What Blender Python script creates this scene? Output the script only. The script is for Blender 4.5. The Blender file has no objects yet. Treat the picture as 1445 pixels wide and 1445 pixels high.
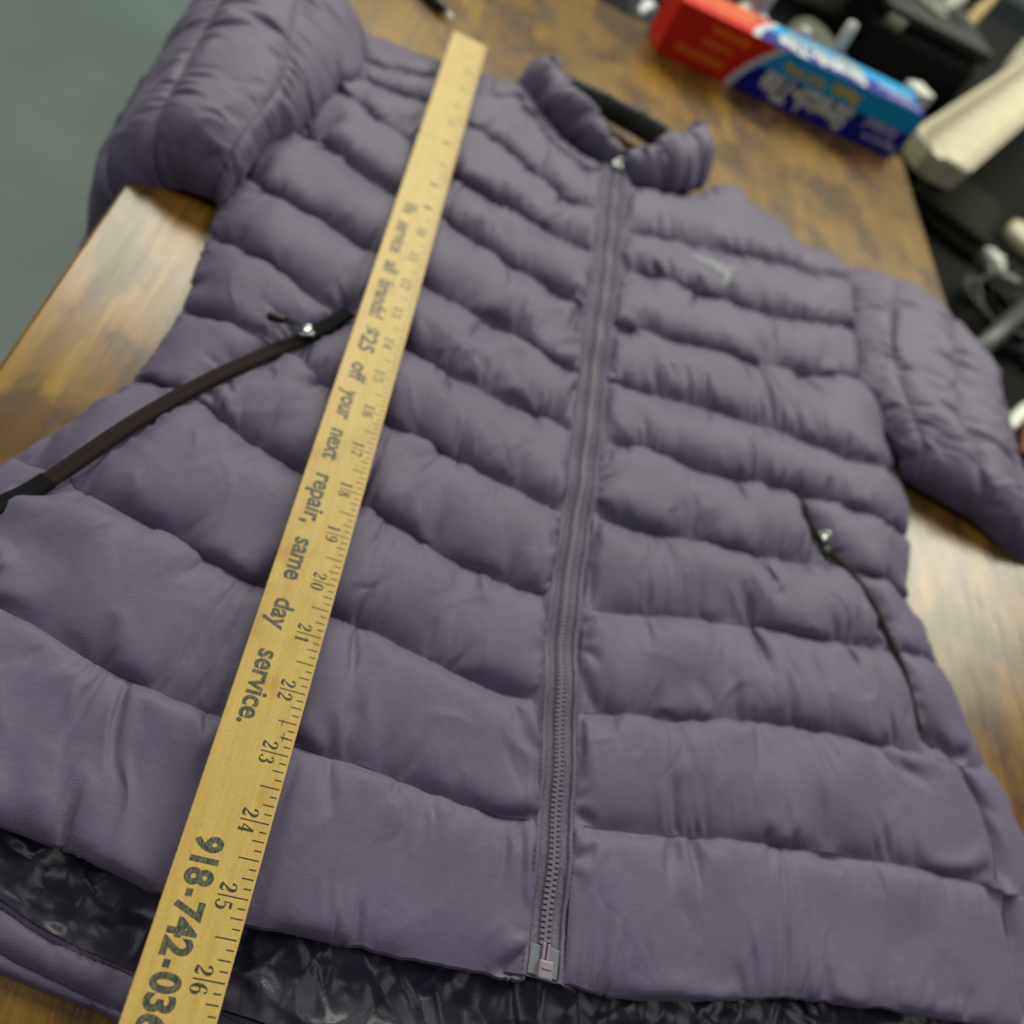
import bpy, math, random
import numpy as np
from mathutils import Vector, Matrix

random.seed(7)
RNG = np.random.default_rng(11)
scene = bpy.context.scene
COL = scene.collection
IN = 0.0254

# ------------------------------------------------------------------ camera
cam_data = bpy.data.cameras.new("camera")
cam = bpy.data.objects.new("camera", cam_data)
COL.objects.link(cam)
cam_data.sensor_width = 36.0
cam_data.sensor_fit = 'HORIZONTAL'
cam_data.lens = 30.902
cam_data.clip_start = 0.01
cam_data.clip_end = 60.0
_r = Vector((0.9141344, 0.1081012, 0.3907332))
_d = Vector((0.3216515, -0.7800582, -0.5367025))
_f = Vector((0.2467764, 0.6162981, -0.7478489))
cam.matrix_world = Matrix(((_r.x, -_d.x, -_f.x, -0.034857), (_r.y, -_d.y, -_f.y, -0.705873),
                           (_r.z, -_d.z, -_f.z, 0.362033), (0, 0, 0, 1)))
cam_data.dof.use_dof = True
cam_data.dof.focus_distance = 0.312
cam_data.dof.aperture_fstop = 5.8
cam_data.dof.aperture_blades = 9
scene.camera = cam

# ------------------------------------------------------------------ world and lamps
world = bpy.data.worlds.new("World")
scene.world = world
world.use_nodes = True
world.node_tree.nodes["Background"].inputs[0].default_value = (0.80, 0.86, 0.86, 1)
world.node_tree.nodes["Background"].inputs[1].default_value = 0.10

def area_lamp(name, loc, target, sx, sy, power, color):
    d = bpy.data.lights.new(name, 'AREA')
    d.shape = 'RECTANGLE'; d.size = sx; d.size_y = sy; d.energy = power; d.color = color
    o = bpy.data.objects.new(name, d); COL.objects.link(o)
    o.location = loc
    o.rotation_euler = (Vector(target) - Vector(loc)).to_track_quat('-Z', 'Y').to_euler()
    return o
# long rows of ceiling tubes ahead of the table, and two weak fill lamps added at the sides to soften shading
area_lamp("ceiling_and_fill_lamp", (0.5, 2.05, 1.95), (0.35, 0.9, 0.0), 5.6, 1.2, 168.0, (1.0, 1.0, 0.82))
area_lamp("ceiling_and_fill_lamp", (-1.7, -0.6, 2.2), (0.1, -0.35, 0.0), 1.2, 2.4, 15.0, (1.0, 0.98, 0.92))
area_lamp("ceiling_and_fill_lamp", (1.9, -0.6, 2.2), (0.1, -0.35, 0.0), 1.2, 2.4, 15.0, (1.0, 0.98, 0.92))

scene.view_settings.view_transform = 'Standard'
scene.view_settings.look = 'None'
scene.view_settings.exposure = 0.0
scene.view_settings.gamma = 1.0
scene.view_settings.use_curve_mapping = False
scene.cycles.max_bounces = 6

# ------------------------------------------------------------------ helpers
def new_mat(name):
    m = bpy.data.materials.new(name); m.use_nodes = True
    nt = m.node_tree
    b = nt.nodes["Principled BSDF"]
    return m, nt, b
def N(nt, typ, **kw):
    n = nt.nodes.new(typ)
    for k, v in kw.items():
        if k.startswith("in_"):
            key = k[3:]
            n.inputs[int(key) if key.isdigit() else key.replace("_", " ")].default_value = v
        else:
            setattr(n, k, v)
    return n
def LK(nt, a, b): nt.links.new(a, b)
def math_node(nt, op, a, b=None, c=None):
    n = nt.nodes.new("ShaderNodeMath"); n.operation = op
    for i, v in enumerate((a, b, c)):
        if v is None: continue
        if isinstance(v, (int, float)): n.inputs[i].default_value = v
        else: nt.links.new(v, n.inputs[i])
    return n.outputs[0]
def mix_col(nt, fac, a, b, blend='MIX'):
    n = nt.nodes.new("ShaderNodeMix"); n.data_type = 'RGBA'; n.blend_type = blend
    if isinstance(fac, (int, float)): n.inputs[0].default_value = fac
    else: nt.links.new(fac, n.inputs[0])
    for i, v in ((6, a), (7, b)):
        if isinstance(v, tuple): n.inputs[i].default_value = v if len(v) == 4 else v + (1,)
        else: nt.links.new(v, n.inputs[i])
    return n.outputs[2]
def ramp(nt, fac, stops):
    n = nt.nodes.new("ShaderNodeValToRGB")
    e = n.color_ramp.elements
    e[0].position, e[0].color = stops[0][0], stops[0][1] + (1,)
    e[1].position, e[1].color = stops[-1][0], stops[-1][1] + (1,)
    for p, c in stops[1:-1]:
        q = e.new(p); q.color = c + (1,)
    nt.links.new(fac, n.inputs[0])
    return n.outputs[0]
def simple_mat(name, color, rough=0.5, metallic=0.0, var=0.12, scale=40.0, bump=0.0, bscale=300.0, coat=0.0, spec=0.5):
    m, nt, b = new_mat(name)
    tc = N(nt, "ShaderNodeTexCoord")
    nz = N(nt, "ShaderNodeTexNoise", in_Scale=scale, in_Detail=5.0)
    LK(nt, tc.outputs["Object"], nz.inputs["Vector"])
    lo = tuple(max(0, c * (1 - var)) for c in color); hi = tuple(min(1, c * (1 + var)) for c in color)
    LK(nt, ramp(nt, nz.outputs[0], [(0.3, lo), (0.7, hi)]), b.inputs["Base Color"])
    b.inputs["Roughness"].default_value = rough
    b.inputs["Metallic"].default_value = metallic; b.inputs["Specular IOR Level"].default_value = spec
    b.inputs["Coat Weight"].default_value = coat
    if bump:
        n2 = N(nt, "ShaderNodeTexNoise", in_Scale=bscale, in_Detail=4.0)
        LK(nt, tc.outputs["Object"], n2.inputs["Vector"])
        bp = N(nt, "ShaderNodeBump", in_Strength=bump, in_Distance=0.001)
        LK(nt, n2.outputs[0], bp.inputs["Height"]); LK(nt, bp.outputs[0], b.inputs["Normal"])
    return m

def obj_from(name, verts, faces, mat, parent=None, smooth=True, uvs=None):
    me = bpy.data.meshes.new(name)
    me.from_pydata([tuple(v) for v in verts], [], [tuple(f) for f in faces])
    me.update()
    if smooth: me.polygons.foreach_set("use_smooth", [True] * len(me.polygons))
    if uvs is not None:
        lay = me.uv_layers.new(name="UVMap")
        idx = np.empty(len(me.loops), dtype=np.int32); me.loops.foreach_get("vertex_index", idx)
        lay.data.foreach_set("uv", np.asarray(uvs, dtype=np.float32)[idx].ravel())
    if mat: me.materials.append(mat)
    o = bpy.data.objects.new(name, me); COL.objects.link(o)
    if parent: o.parent = parent
    return o
def grid_obj(name, P, mat, parent=None, flip=False, uv=None):
    n, m = P.shape[:2]
    i = np.arange(n - 1)[:, None] * m + np.arange(m - 1)[None, :]
    q = np.stack([i, i + 1, i + m + 1, i + m], -1).reshape(-1, 4)
    if flip: q = q[:, ::-1]
    me = bpy.data.meshes.new(name)
    me.vertices.add(n * m); me.vertices.foreach_set("co", P.astype(np.float32).ravel())
    me.loops.add(q.size); me.loops.foreach_set("vertex_index", q.astype(np.int32).ravel())
    me.polygons.add(len(q))
    me.polygons.foreach_set("loop_start", np.arange(0, q.size, 4, dtype=np.int32))
    me.polygons.foreach_set("loop_total", np.full(len(q), 4, dtype=np.int32))
    me.update(calc_edges=True); me.validate()
    me.polygons.foreach_set("use_smooth", [True] * len(q))
    if uv is not None:
        lay = me.uv_layers.new(name="UVMap")
        lay.data.foreach_set("uv", uv.reshape(-1, 2)[q.ravel()].astype(np.float32).ravel())
    me.materials.append(mat)
    o = bpy.data.objects.new(name, me); COL.objects.link(o)
    if parent: o.parent = parent
    return o
def empty(name, loc=(0, 0, 0), parent=None):
    o = bpy.data.objects.new(name, None); COL.objects.link(o)
    o.empty_display_size = 0.02; o.location = loc
    if parent: o.parent = parent
    return o
def tag(o, label=None, cat=None, group=None, kind=None):
    if label: o["label"] = label
    if cat: o["category"] = cat
    if group: o["group"] = group
    if kind: o["kind"] = kind
    return o

class MB:
    """collects shapes for one mesh"""
    def __init__(self): self.v = []; self.f = []
    def add(self, vs, fs):
        k = len(self.v); self.v += [tuple(x) for x in vs]; self.f += [tuple(a + k for a in f) for f in fs]
    def box(self, c, s, mat=None, bev=0.0):
        x, y, z = (q / 2 for q in s); b = min(bev, x * .9, y * .9, z * .9)
        if b <= 0:
            vs = [(i * x, j * y, k * z) for k in (-1, 1) for j in (-1, 1) for i in (-1, 1)]
            fs = [(0, 2, 3, 1), (4, 5, 7, 6), (0, 1, 5, 4), (2, 6, 7, 3), (0, 4, 6, 2), (1, 3, 7, 5)]
        else:
            ring = []
            for (sx, sy) in ((1, 1), (-1, 1), (-1, -1), (1, -1)):
                a0 = {(1, 1): 0, (-1, 1): 90, (-1, -1): 180, (1, -1): 270}[(sx, sy)]
                for a in (0, 45, 90):
                    t = math.radians(a0 + a)
                    ring.append((sx * (x - b), sy * (y - b), math.cos(t), math.sin(t)))
            vs = []
            for (zz, rr) in ((-z, 0.0), (-z + b * .3, b * .7), (-z + b, b), (z - b, b), (z - b * .3, b * .7), (z, 0.0)):
                vs += [(px + cx * rr, py + cy * rr, zz) for px, py, cx, cy in ring]
            n = len(ring); fs = []
            for l in range(5):
                for i in range(n):
                    j = (i + 1) % n
                    fs.append((l * n + i, l * n + j, (l + 1) * n + j, (l + 1) * n + i))
            fs.append(tuple(reversed(range(n)))); fs.append(tuple(range(5 * n, 6 * n)))
        M = mat if mat is not None else Matrix.Identity(4)
        self.add([M @ (Vector(v) + Vector(c)) if mat is None else M @ Vector((v[0] + c[0], v[1] + c[1], v[2] + c[2])) for v in vs], fs)
        return self
    def lathe(self, prof, mat=None, seg=24):
        M = mat if mat is not None else Matrix.Identity(4)
        vs = []; fs = []
        for r, z in prof:
            for i in range(seg):
                a = 2 * math.pi * i / seg
                vs.append(M @ Vector((r * math.cos(a), r * math.sin(a), z)))
        for l in range(len(prof) - 1):
            for i in range(seg):
                j = (i + 1) % seg
                fs.append((l * seg + i, l * seg + j, (l + 1) * seg + j, (l + 1) * seg + i))
        fs.append(tuple(reversed(range(seg)))); fs.append(tuple(range((len(prof) - 1) * seg, len(prof) * seg)))
        self.add(vs, fs); return self
    def tube(self, pts, rad, seg=10):
        pts = [Vector(p) for p in pts]
        if isinstance(rad, (int, float)): rad = [rad] * len(pts)
        vs = []; fs = []; up = Vector((0, 0, 1))
        for i, p in enumerate(pts):
            t = (pts[min(i + 1, len(pts) - 1)] - pts[max(i - 1, 0)]).normalized()
            a = t.cross(up)
            if a.length < 1e-4: a = t.cross(Vector((0, 1, 0)))
            a.normalize(); b = a.cross(t)
            for k in range(seg):
                th = 2 * math.pi * k / seg
                vs.append(p + (a * math.cos(th) + b * math.sin(th)) * rad[i])
        for l in range(len(pts) - 1):
            for i in range(seg):
                j = (i + 1) % seg
                fs.append((l * seg + i, l * seg + j, (l + 1) * seg + j, (l + 1) * seg + i))
        fs.append(tuple(reversed(range(seg)))); fs.append(tuple(range((len(pts) - 1) * seg, len(pts) * seg)))
        self.add(vs, fs); return self
    def build(self, name, mat, parent=None, smooth=False):
        o = obj_from(name, self.v, self.f, mat, parent, smooth)
        if smooth == 'auto': pass
        return o

def spline(pts, t):
    """Catmull-Rom through pts (k,d) by arc length, at parameters t in 0..1"""
    P = np.asarray(pts, float)
    d = np.r_[0, np.cumsum(np.linalg.norm(np.diff(P, axis=0), axis=1))]; d /= d[-1]
    T = np.gradient(P, d, axis=0)
    t = np.asarray(t, float); k = np.clip(np.searchsorted(d, t, side='right') - 1, 0, len(P) - 2)
    h = (d[k + 1] - d[k]); s = (t - d[k]) / h
    h = h[:, None]; s = s[:, None]
    return ((2 * s**3 - 3 * s**2 + 1) * P[k] + (s**3 - 2 * s**2 + s) * h * T[k]
            + (-2 * s**3 + 3 * s**2) * P[k + 1] + (s**3 - s**2) * h * T[k + 1])
def smooth_noise(shape, cells, rng):
    """bilinear-cubic value noise on a grid"""
    a, b = cells
    g = rng.standard_normal((a + 3, b + 3))
    y = np.linspace(0, a, shape[0]); x = np.linspace(0, b, shape[1])
    yi = np.minimum(y.astype(int), a); xi = np.minimum(x.astype(int), b)
    fy = (y - yi); fx = (x - xi); fy = fy * fy * (3 - 2 * fy); fx = fx * fx * (3 - 2 * fx)
    r0 = g[yi][:, xi] * (1 - fx) + g[yi][:, xi + 1] * fx
    r1 = g[yi + 1][:, xi] * (1 - fx) + g[yi + 1][:, xi + 1] * fx
    return r0 * (1 - fy)[:, None] + r1 * fy[:, None]

# ------------------------------------------------------------------ cloth: relax an inflated, sewn sheet
def _pairs(A, B, L, k):
    d = B - A
    l = np.sqrt((d * d).sum(-1)) + 1e-9
    c = (k * 0.5 * (l - L) / l)[..., None] * d
    A += c; B -= c
def _normals(P):
    du = np.gradient(P, axis=1); dv = np.gradient(P, axis=0)
    n = np.cross(du, dv)
    return n / (np.linalg.norm(n, axis=-1, keepdims=True) + 1e-12)
def _lap(D):
    L = np.zeros_like(D)
    L[1:-1] += D[2:] + D[:-2] - 2 * D[1:-1]
    L[:, 1:-1] += D[:, 2:] + D[:, :-2] - 2 * D[:, 1:-1]
    return L
def _up(D, shape):
    def up1(A, n):
        if A.shape[0] == n: return A
        o = np.empty((n,) + A.shape[1:], A.dtype); o[0::2] = A; o[1::2] = 0.5 * (A[:-1] + A[1:]); return o
    D = up1(D, shape[0]); D = np.swapaxes(up1(np.swapaxes(D, 0, 1), shape[1]), 0, 1)
    return np.ascontiguousarray(D)
def cloth(base, eu, ev, target, wxy, wz, sign, push, levels, bend=0.004, jitter=0.0006, seed=1,
          floor=0.0015, ceiling=None, shear=0.35, rest=None, fill=None):
    """base (n,m,3) flat pattern in place; eu/ev fabric excess along columns/rows;
    target, wxy, wz: sewn-down positions and how firmly; push: filling pressure (m per step).
    levels: list of (stride, steps) from coarse to fine."""
    rng = np.random.default_rng(seed)
    f32 = np.float32
    n, m = base.shape[:2]
    D = None; prev = None
    rest = base if rest is None else rest
    for stride, steps in levels:
        sl = (slice(None, None, stride), slice(None, None, stride))
        B = base[sl].astype(f32); R = rest[sl].astype(f32); T = target[sl].astype(f32)
        WX = wxy[sl].astype(f32)[..., None]; WZ = wz[sl].astype(f32)
        EU = eu[sl].astype(f32); EV = ev[sl].astype(f32); PU = (push[sl] * stride * sign).astype(f32)[..., None]
        dd = lambda a, b: np.linalg.norm(a - b, axis=-1)
        Lh = dd(R[:, 1:], R[:, :-1]) * (1 + 0.5 * (EU[:, 1:] + EU[:, :-1]))
        Lv = dd(R[1:], R[:-1]) * (1 + 0.5 * (EV[1:] + EV[:-1]))
        du = 0.5 * (Lh[1:] + Lh[:-1]); dv = 0.5 * (Lv[:, 1:] + Lv[:, :-1])
        # keep the pattern's shear angle
        a = R[:-1, 1:] - R[:-1, :-1]; b = R[1:, :-1] - R[:-1, :-1]
        cs = (a * b).sum(-1) / (np.linalg.norm(a, axis=-1) * np.linalg.norm(b, axis=-1) + 1e-12)
        La = np.sqrt(np.maximum(du**2 + dv**2 + 2 * du * dv * cs, 1e-12)); Lb = np.sqrt(np.maximum(du**2 + dv**2 - 2 * du * dv * cs, 1e-12))
        P = B.copy() if D is None else B + _up(D, B.shape[:2])
        amp = jitter * stride / levels[0][0] if D is not None else jitter
        nz = smooth_noise(B.shape[:2], (max(2, B.shape[0] // 4), max(2, B.shape[1] // 4)), rng)
        P[..., 2] += (amp * nz * (1 - np.minimum(1, WZ * 2))).astype(f32)
        Q = P.copy()
        FL = None if fill is None else fill[sl].astype(f32)
        NB = (_normals(B) * sign).astype(f32)
        if ceiling is not None:
            x0, x1, y0, zc = ceiling
        for it in range(steps):
            damp = 0.90 if it < steps * 0.8 else 0.6
            V = np.clip((P - Q) * f32(damp), -0.0015, 0.0015); Q = P.copy()
            if it % 2 == 0: NR = _normals(P).astype(f32)
            if fill is None: P += V + NR * PU
            else: P += V + NR * PU * np.clip(2.2 * (1 - ((P - B) * NB).sum(-1) / FL), -1.2, 1.6)[..., None]
            if bend: P -= f32(bend / (1.0 + 1.5 * (stride - 1))) * _lap(_lap(P - B))
            for rep in range(2):
                _pairs(P[:, 0:-1:2], P[:, 1::2], Lh[:, 0::2], 0.9)
                _pairs(P[:, 1:-1:2], P[:, 2::2], Lh[:, 1::2], 0.9)
                _pairs(P[0:-1:2], P[1::2], Lv[0::2], 0.9)
                _pairs(P[1:-1:2], P[2::2], Lv[1::2], 0.9)
                if rep == 0 and shear:
                    for o in (0, 1):
                        _pairs(P[o:-1:2, :-1], P[o + 1::2, 1:], La[o::2], shear)
                        _pairs(P[o:-1:2, 1:], P[o + 1::2, :-1], Lb[o::2], shear)
            P[..., :2] += WX * (T[..., :2] - P[..., :2])
            P[..., 2] += WZ * (T[..., 2] - P[..., 2])
            if floor is not None: np.maximum(P[..., 2], floor, out=P[..., 2])
            if ceiling is not None:
                m_ = (P[..., 0] > x0) & (P[..., 0] < x1) & (P[..., 1] > y0)
                P[..., 2] = np.where(m_, np.minimum(P[..., 2], zc), P[..., 2])
        D = P - B
    return P.astype(float)
def warped(base, amp, cells, seed):
    rg = np.random.default_rng(seed); R = base.copy(); n, m = base.shape[:2]
    for a, cl in zip(amp, cells):
        for k in (0, 1): R[..., k] += a * smooth_noise((n, m), cl, rg)
    return R
def creases(P, XY, count, amp, length, width, ang, spread, seed, keep=None):
    """press sharp little folds into a sheet: XY flat coordinates, ang mean direction (rad)"""
    rg = np.random.default_rng(seed); n, m = P.shape[:2]; Nn = _normals(P); Nn *= np.sign(Nn[..., 2:3].sum() + 1e-9)
    H = np.zeros((n, m))
    for _ in range(count):
        c = XY[rg.integers(2, n - 2), rg.integers(2, m - 2)]; a = ang + spread * rg.standard_normal()
        L = rg.uniform(*length); w = rg.uniform(*width); h = rg.uniform(*amp) * rg.choice((-1, 1, 1)); bend_ = rg.normal() * 0.25 / L
        d = XY - c; near = (np.abs(d[..., 0]) < L + 3 * w) & (np.abs(d[..., 1]) < L + 3 * w)
        q = d[near]; u = q[:, 0] * math.cos(a) + q[:, 1] * math.sin(a); v = -q[:, 0] * math.sin(a) + q[:, 1] * math.cos(a) - bend_ * u * u
        f = np.clip(1 - (u / L) ** 2, 0, 1); ww = w * (0.5 + 0.7 * (u / L + 1) / 2)
        H[near] += h * f * np.where(v > 0, np.exp(-np.abs(v) / ww), np.exp(-np.abs(v) / (2.6 * ww)))
    if keep is not None: H *= keep
    return P + Nn * H[..., None]
def smoothstep(a, b, x):
    t = np.clip((x - a) / (b - a), 0, 1); return t * t * (3 - 2 * t)
def poly_dist(XY, line):
    """distance of grid points to a polyline"""
    L = np.asarray(line, float); d = np.full(XY.shape[:-1], 9.0)
    for a, b in zip(L[:-1], L[1:]):
        ab = b - a; t = np.clip(((XY - a) @ ab) / (ab @ ab), 0, 1)
        q = XY - (a + t[..., None] * ab); d = np.minimum(d, np.sqrt((q * q).sum(-1)))
    return d

# ------------------------------------------------------------------ materials
def fabric(name, dark, light, rough, rip=0.15, sheen=0.25, crinkle=0.25, coat=0.0, cscale=150.0, ridge=0.10, rscale=26.0, weave=0.13):
    """ripstop nylon: 1 mm grid of thicker yarns, fine crinkle"""
    m, nt, b = new_mat(name)
    uv = N(nt, "ShaderNodeUVMap", uv_map="UVMap")
    sep = N(nt, "ShaderNodeSeparateXYZ"); LK(nt, uv.outputs[0], sep.inputs[0])
    def yarn(ch, pitch):
        s = math_node(nt, 'MULTIPLY', ch, 1.0 / pitch)
        fr = math_node(nt, 'FRACT', s)
        tri = math_node(nt, 'ABSOLUTE', math_node(nt, 'SUBTRACT', fr, 0.5))
        return math_node(nt, 'SMOOTH_MAX', math_node(nt, 'SUBTRACT', tri, 0.30), 0.0, 0.05)
    ya = yarn(sep.outputs[0], 0.00105); yb = yarn(sep.outputs[1], 0.00105)
    net = math_node(nt, 'MULTIPLY', math_node(nt, 'MAXIMUM', math_node(nt, 'MULTIPLY', ya, 0.9), yb), 5.0)
    big = N(nt, "ShaderNodeTexNoise", in_Scale=18.0, in_Detail=4.0); LK(nt, uv.outputs[0], big.inputs["Vector"])
    c = ramp(nt, big.outputs[0], [(0.3, dark), (0.7, light)])
    c2 = mix_col(nt, math_node(nt, 'MULTIPLY', net, rip), c, tuple(x * 0.25 for x in dark))
    LK(nt, c2, b.inputs["Base Color"])
    fine = N(nt, "ShaderNodeTexNoise", in_Scale=cscale, in_Detail=6.0, in_Roughness=0.62); LK(nt, uv.outputs[0], fine.inputs["Vector"])
    b1 = N(nt, "ShaderNodeBump", in_Strength=crinkle, in_Distance=0.0016); LK(nt, fine.outputs[0], b1.inputs["Height"])
    b2 = N(nt, "ShaderNodeBump", in_Strength=weave, in_Distance=0.00012, invert=True); LK(nt, net, b2.inputs["Height"])
    rd = N(nt, "ShaderNodeTexNoise", noise_type='RIDGED_MULTIFRACTAL', in_Scale=rscale, in_Detail=3.0, in_Distortion=0.6); LK(nt, uv.outputs[0], rd.inputs["Vector"])
    b0 = N(nt, "ShaderNodeBump", in_Strength=ridge, in_Distance=0.003); LK(nt, rd.outputs[0], b0.inputs["Height"]); LK(nt, b0.outputs[0], b1.inputs["Normal"])
    LK(nt, b1.outputs[0], b2.inputs["Normal"]); LK(nt, b2.outputs[0], b.inputs["Normal"])
    b.inputs["Roughness"].default_value = rough
    b.inputs["Sheen Weight"].default_value = sheen
    b.inputs["Sheen Roughness"].default_value = 0.45
    b.inputs["Sheen Tint"].default_value = (0.8, 0.78, 0.88, 1)
    b.inputs["Coat Weight"].default_value = coat
    b.inputs["Specular IOR Level"].default_value = 0.4
    return m
SHELL = fabric("purple_shell_nylon", (0.101, 0.081, 0.147), (0.121, 0.098, 0.174), 0.56, sheen=0.16, rip=0.24, ridge=0.06)
LINING = fabric("dark_lining_nylon", (0.026, 0.021, 0.042), (0.038, 0.031, 0.058), 0.33, rip=0.30, sheen=0.0, crinkle=0.22, cscale=120.0, ridge=0.0, weave=0.05)
FACING = simple_mat("olive_neck_facing", (0.035, 0.040, 0.032), 0.6)
TAPE = simple_mat("zipper_tape_grey", (0.132, 0.124, 0.168), 0.85, scale=900, var=0.35, bump=0.5, bscale=2500, spec=0.1)
TEETH = simple_mat("zipper_teeth_plastic", (0.150, 0.122, 0.175), 0.5, spec=0.3)
BOXP = simple_mat("zipper_box_plastic", (0.24, 0.19, 0.25), 0.4)
FILM = simple_mat("zipper_end_film", (0.145, 0.155, 0.185), 0.35)
POCKET_TAPE = simple_mat("brown_pocket_tape", (0.022, 0.013, 0.012), 0.85, scale=300, spec=0.15)
POCKET_END = simple_mat("navy_pocket_end", (0.010, 0.011, 0.014), 0.8, spec=0.05)
METAL = simple_mat("slider_metal", (0.55, 0.58, 0.56), 0.18, metallic=1.0)
CORD = simple_mat("black_cord", (0.012, 0.012, 0.014), 0.5)
EMBLEM_M = simple_mat("pale_emblem_print", (0.165, 0.165, 0.212), 0.5)
THREAD = simple_mat("dark_thread", (0.042, 0.031, 0.056), 0.7)

# ---- traced pattern lines on the table plane, 0.1 mm
LEFT_SEAMS = [[[1114,-656],[1000,-647],[891,-616],[784,-578],[711,-490],[638,-402],[571,-310],[506,-216],[442,-122],[380,-26],[278,-19],[165,-35],[51,-43],[-63,-50],[-177,-57],[-289,-76],[-400,-102],[-511,-128],[-620,-132],[-727,-91],[-833,-50],[-940,-9]],[[1101,-768],[996,-796],[890,-782],[787,-754],[709,-679],[630,-605],[567,-518],[506,-428],[438,-344],[360,-269],[267,-314],[174,-368],[80,-423],[-22,-456],[-127,-484],[-231,-512],[-330,-555],[-426,-605],[-522,-655],[-623,-661],[-726,-631],[-830,-600]],[[1112,-1315],[1015,-1318],[919,-1320],[824,-1311],[738,-1267],[652,-1223],[566,-1179],[477,-1139],[388,-1102],[299,-1064],[209,-1027],[120,-990],[26,-965],[-68,-943],[-163,-922],[-257,-909],[-352,-927],[-448,-945],[-543,-960],[-637,-936],[-730,-913],[-824,-889]],[[1105,-1789],[1001,-1787],[897,-1785],[793,-1783],[691,-1767],[588,-1751],[485,-1735],[383,-1718],[281,-1699],[179,-1679],[77,-1660],[-19,-1621],[-114,-1579],[-209,-1537],[-306,-1500],[-406,-1473],[-506,-1445],[-593,-1392],[-674,-1326],[-754,-1261],[-825,-1186],[-894,-1107]],[[1079,-2426],[975,-2406],[872,-2385],[768,-2364],[664,-2342],[561,-2318],[459,-2291],[359,-2257],[259,-2222],[159,-2189],[57,-2158],[-47,-2139],[-151,-2122],[-255,-2104],[-358,-2080],[-460,-2052],[-556,-2009],[-650,-1961],[-740,-1905],[-829,-1847],[-908,-1777],[-983,-1703]],[[1078,-3076],[963,-3055],[850,-3026],[744,-2977],[630,-2954],[514,-2935],[400,-2910],[286,-2884],[172,-2857],[59,-2829],[-54,-2797],[-166,-2765],[-278,-2732],[-394,-2716],[-505,-2683],[-615,-2642],[-730,-2623],[-844,-2597],[-948,-2546],[-1053,-2493],[-1142,-2418],[-1231,-2342]],[[1070,-3556],[961,-3525],[849,-3517],[736,-3510],[624,-3497],[512,-3481],[400,-3468],[288,-3455],[178,-3431],[69,-3402],[-42,-3379],[-153,-3358],[-264,-3340],[-375,-3321],[-485,-3293],[-594,-3264],[-693,-3211],[-792,-3157],[-893,-3106],[-992,-3053],[-1089,-2995],[-1201,-2982]],[[1068,-4152],[960,-4128],[853,-4107],[745,-4086],[636,-4075],[527,-4065],[419,-4044],[312,-4020],[205,-3995],[96,-3982],[-12,-3962],[-117,-3929],[-221,-3896],[-325,-3859],[-425,-3814],[-520,-3760],[-621,-3717],[-727,-3691],[-834,-3664],[-930,-3614],[-1031,-3579],[-1140,-3573]],[[1032,-4678],[923,-4697],[811,-4692],[701,-4680],[590,-4665],[481,-4642],[373,-4617],[268,-4580],[162,-4548],[52,-4528],[-58,-4509],[-167,-4486],[-274,-4456],[-381,-4425],[-488,-4394],[-595,-4363],[-696,-4316],[-791,-4259],[-888,-4204],[-989,-4157],[-1089,-4110],[-1194,-4147]],[[1044,-5252],[922,-5259],[799,-5257],[677,-5242],[557,-5219],[436,-5195],[315,-5172],[194,-5151],[72,-5141],[-51,-5129],[-173,-5115],[-295,-5099],[-415,-5076],[-536,-5052],[-654,-5020],[-771,-4984],[-891,-4958],[-1011,-4931],[-1127,-4890],[-1234,-4831],[-1344,-4784],[-1464,-4758]],[[1083,-5787],[948,-5804],[813,-5801],[677,-5789],[542,-5777],[407,-5764],[271,-5751],[135,-5745],[0,-5733],[-135,-5722],[-271,-5707],[-406,-5692],[-540,-5674],[-674,-5650],[-806,-5619],[-936,-5579],[-1066,-5540],[-1197,-5501],[-1324,-5453],[-1455,-5418],[-1585,-5379],[-1713,-5334]],[[1069,-6391],[934,-6397],[799,-6394],[663,-6402],[528,-6395],[393,-6394],[257,-6390],[122,-6391],[-12,-6404],[-146,-6389],[-279,-6360],[-410,-6325],[-542,-6299],[-676,-6276],[-810,-6257],[-944,-6244],[-1078,-6223],[-1212,-6202],[-1345,-6180],[-1472,-6132],[-1598,-6083],[-1725,-6034]]]
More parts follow.
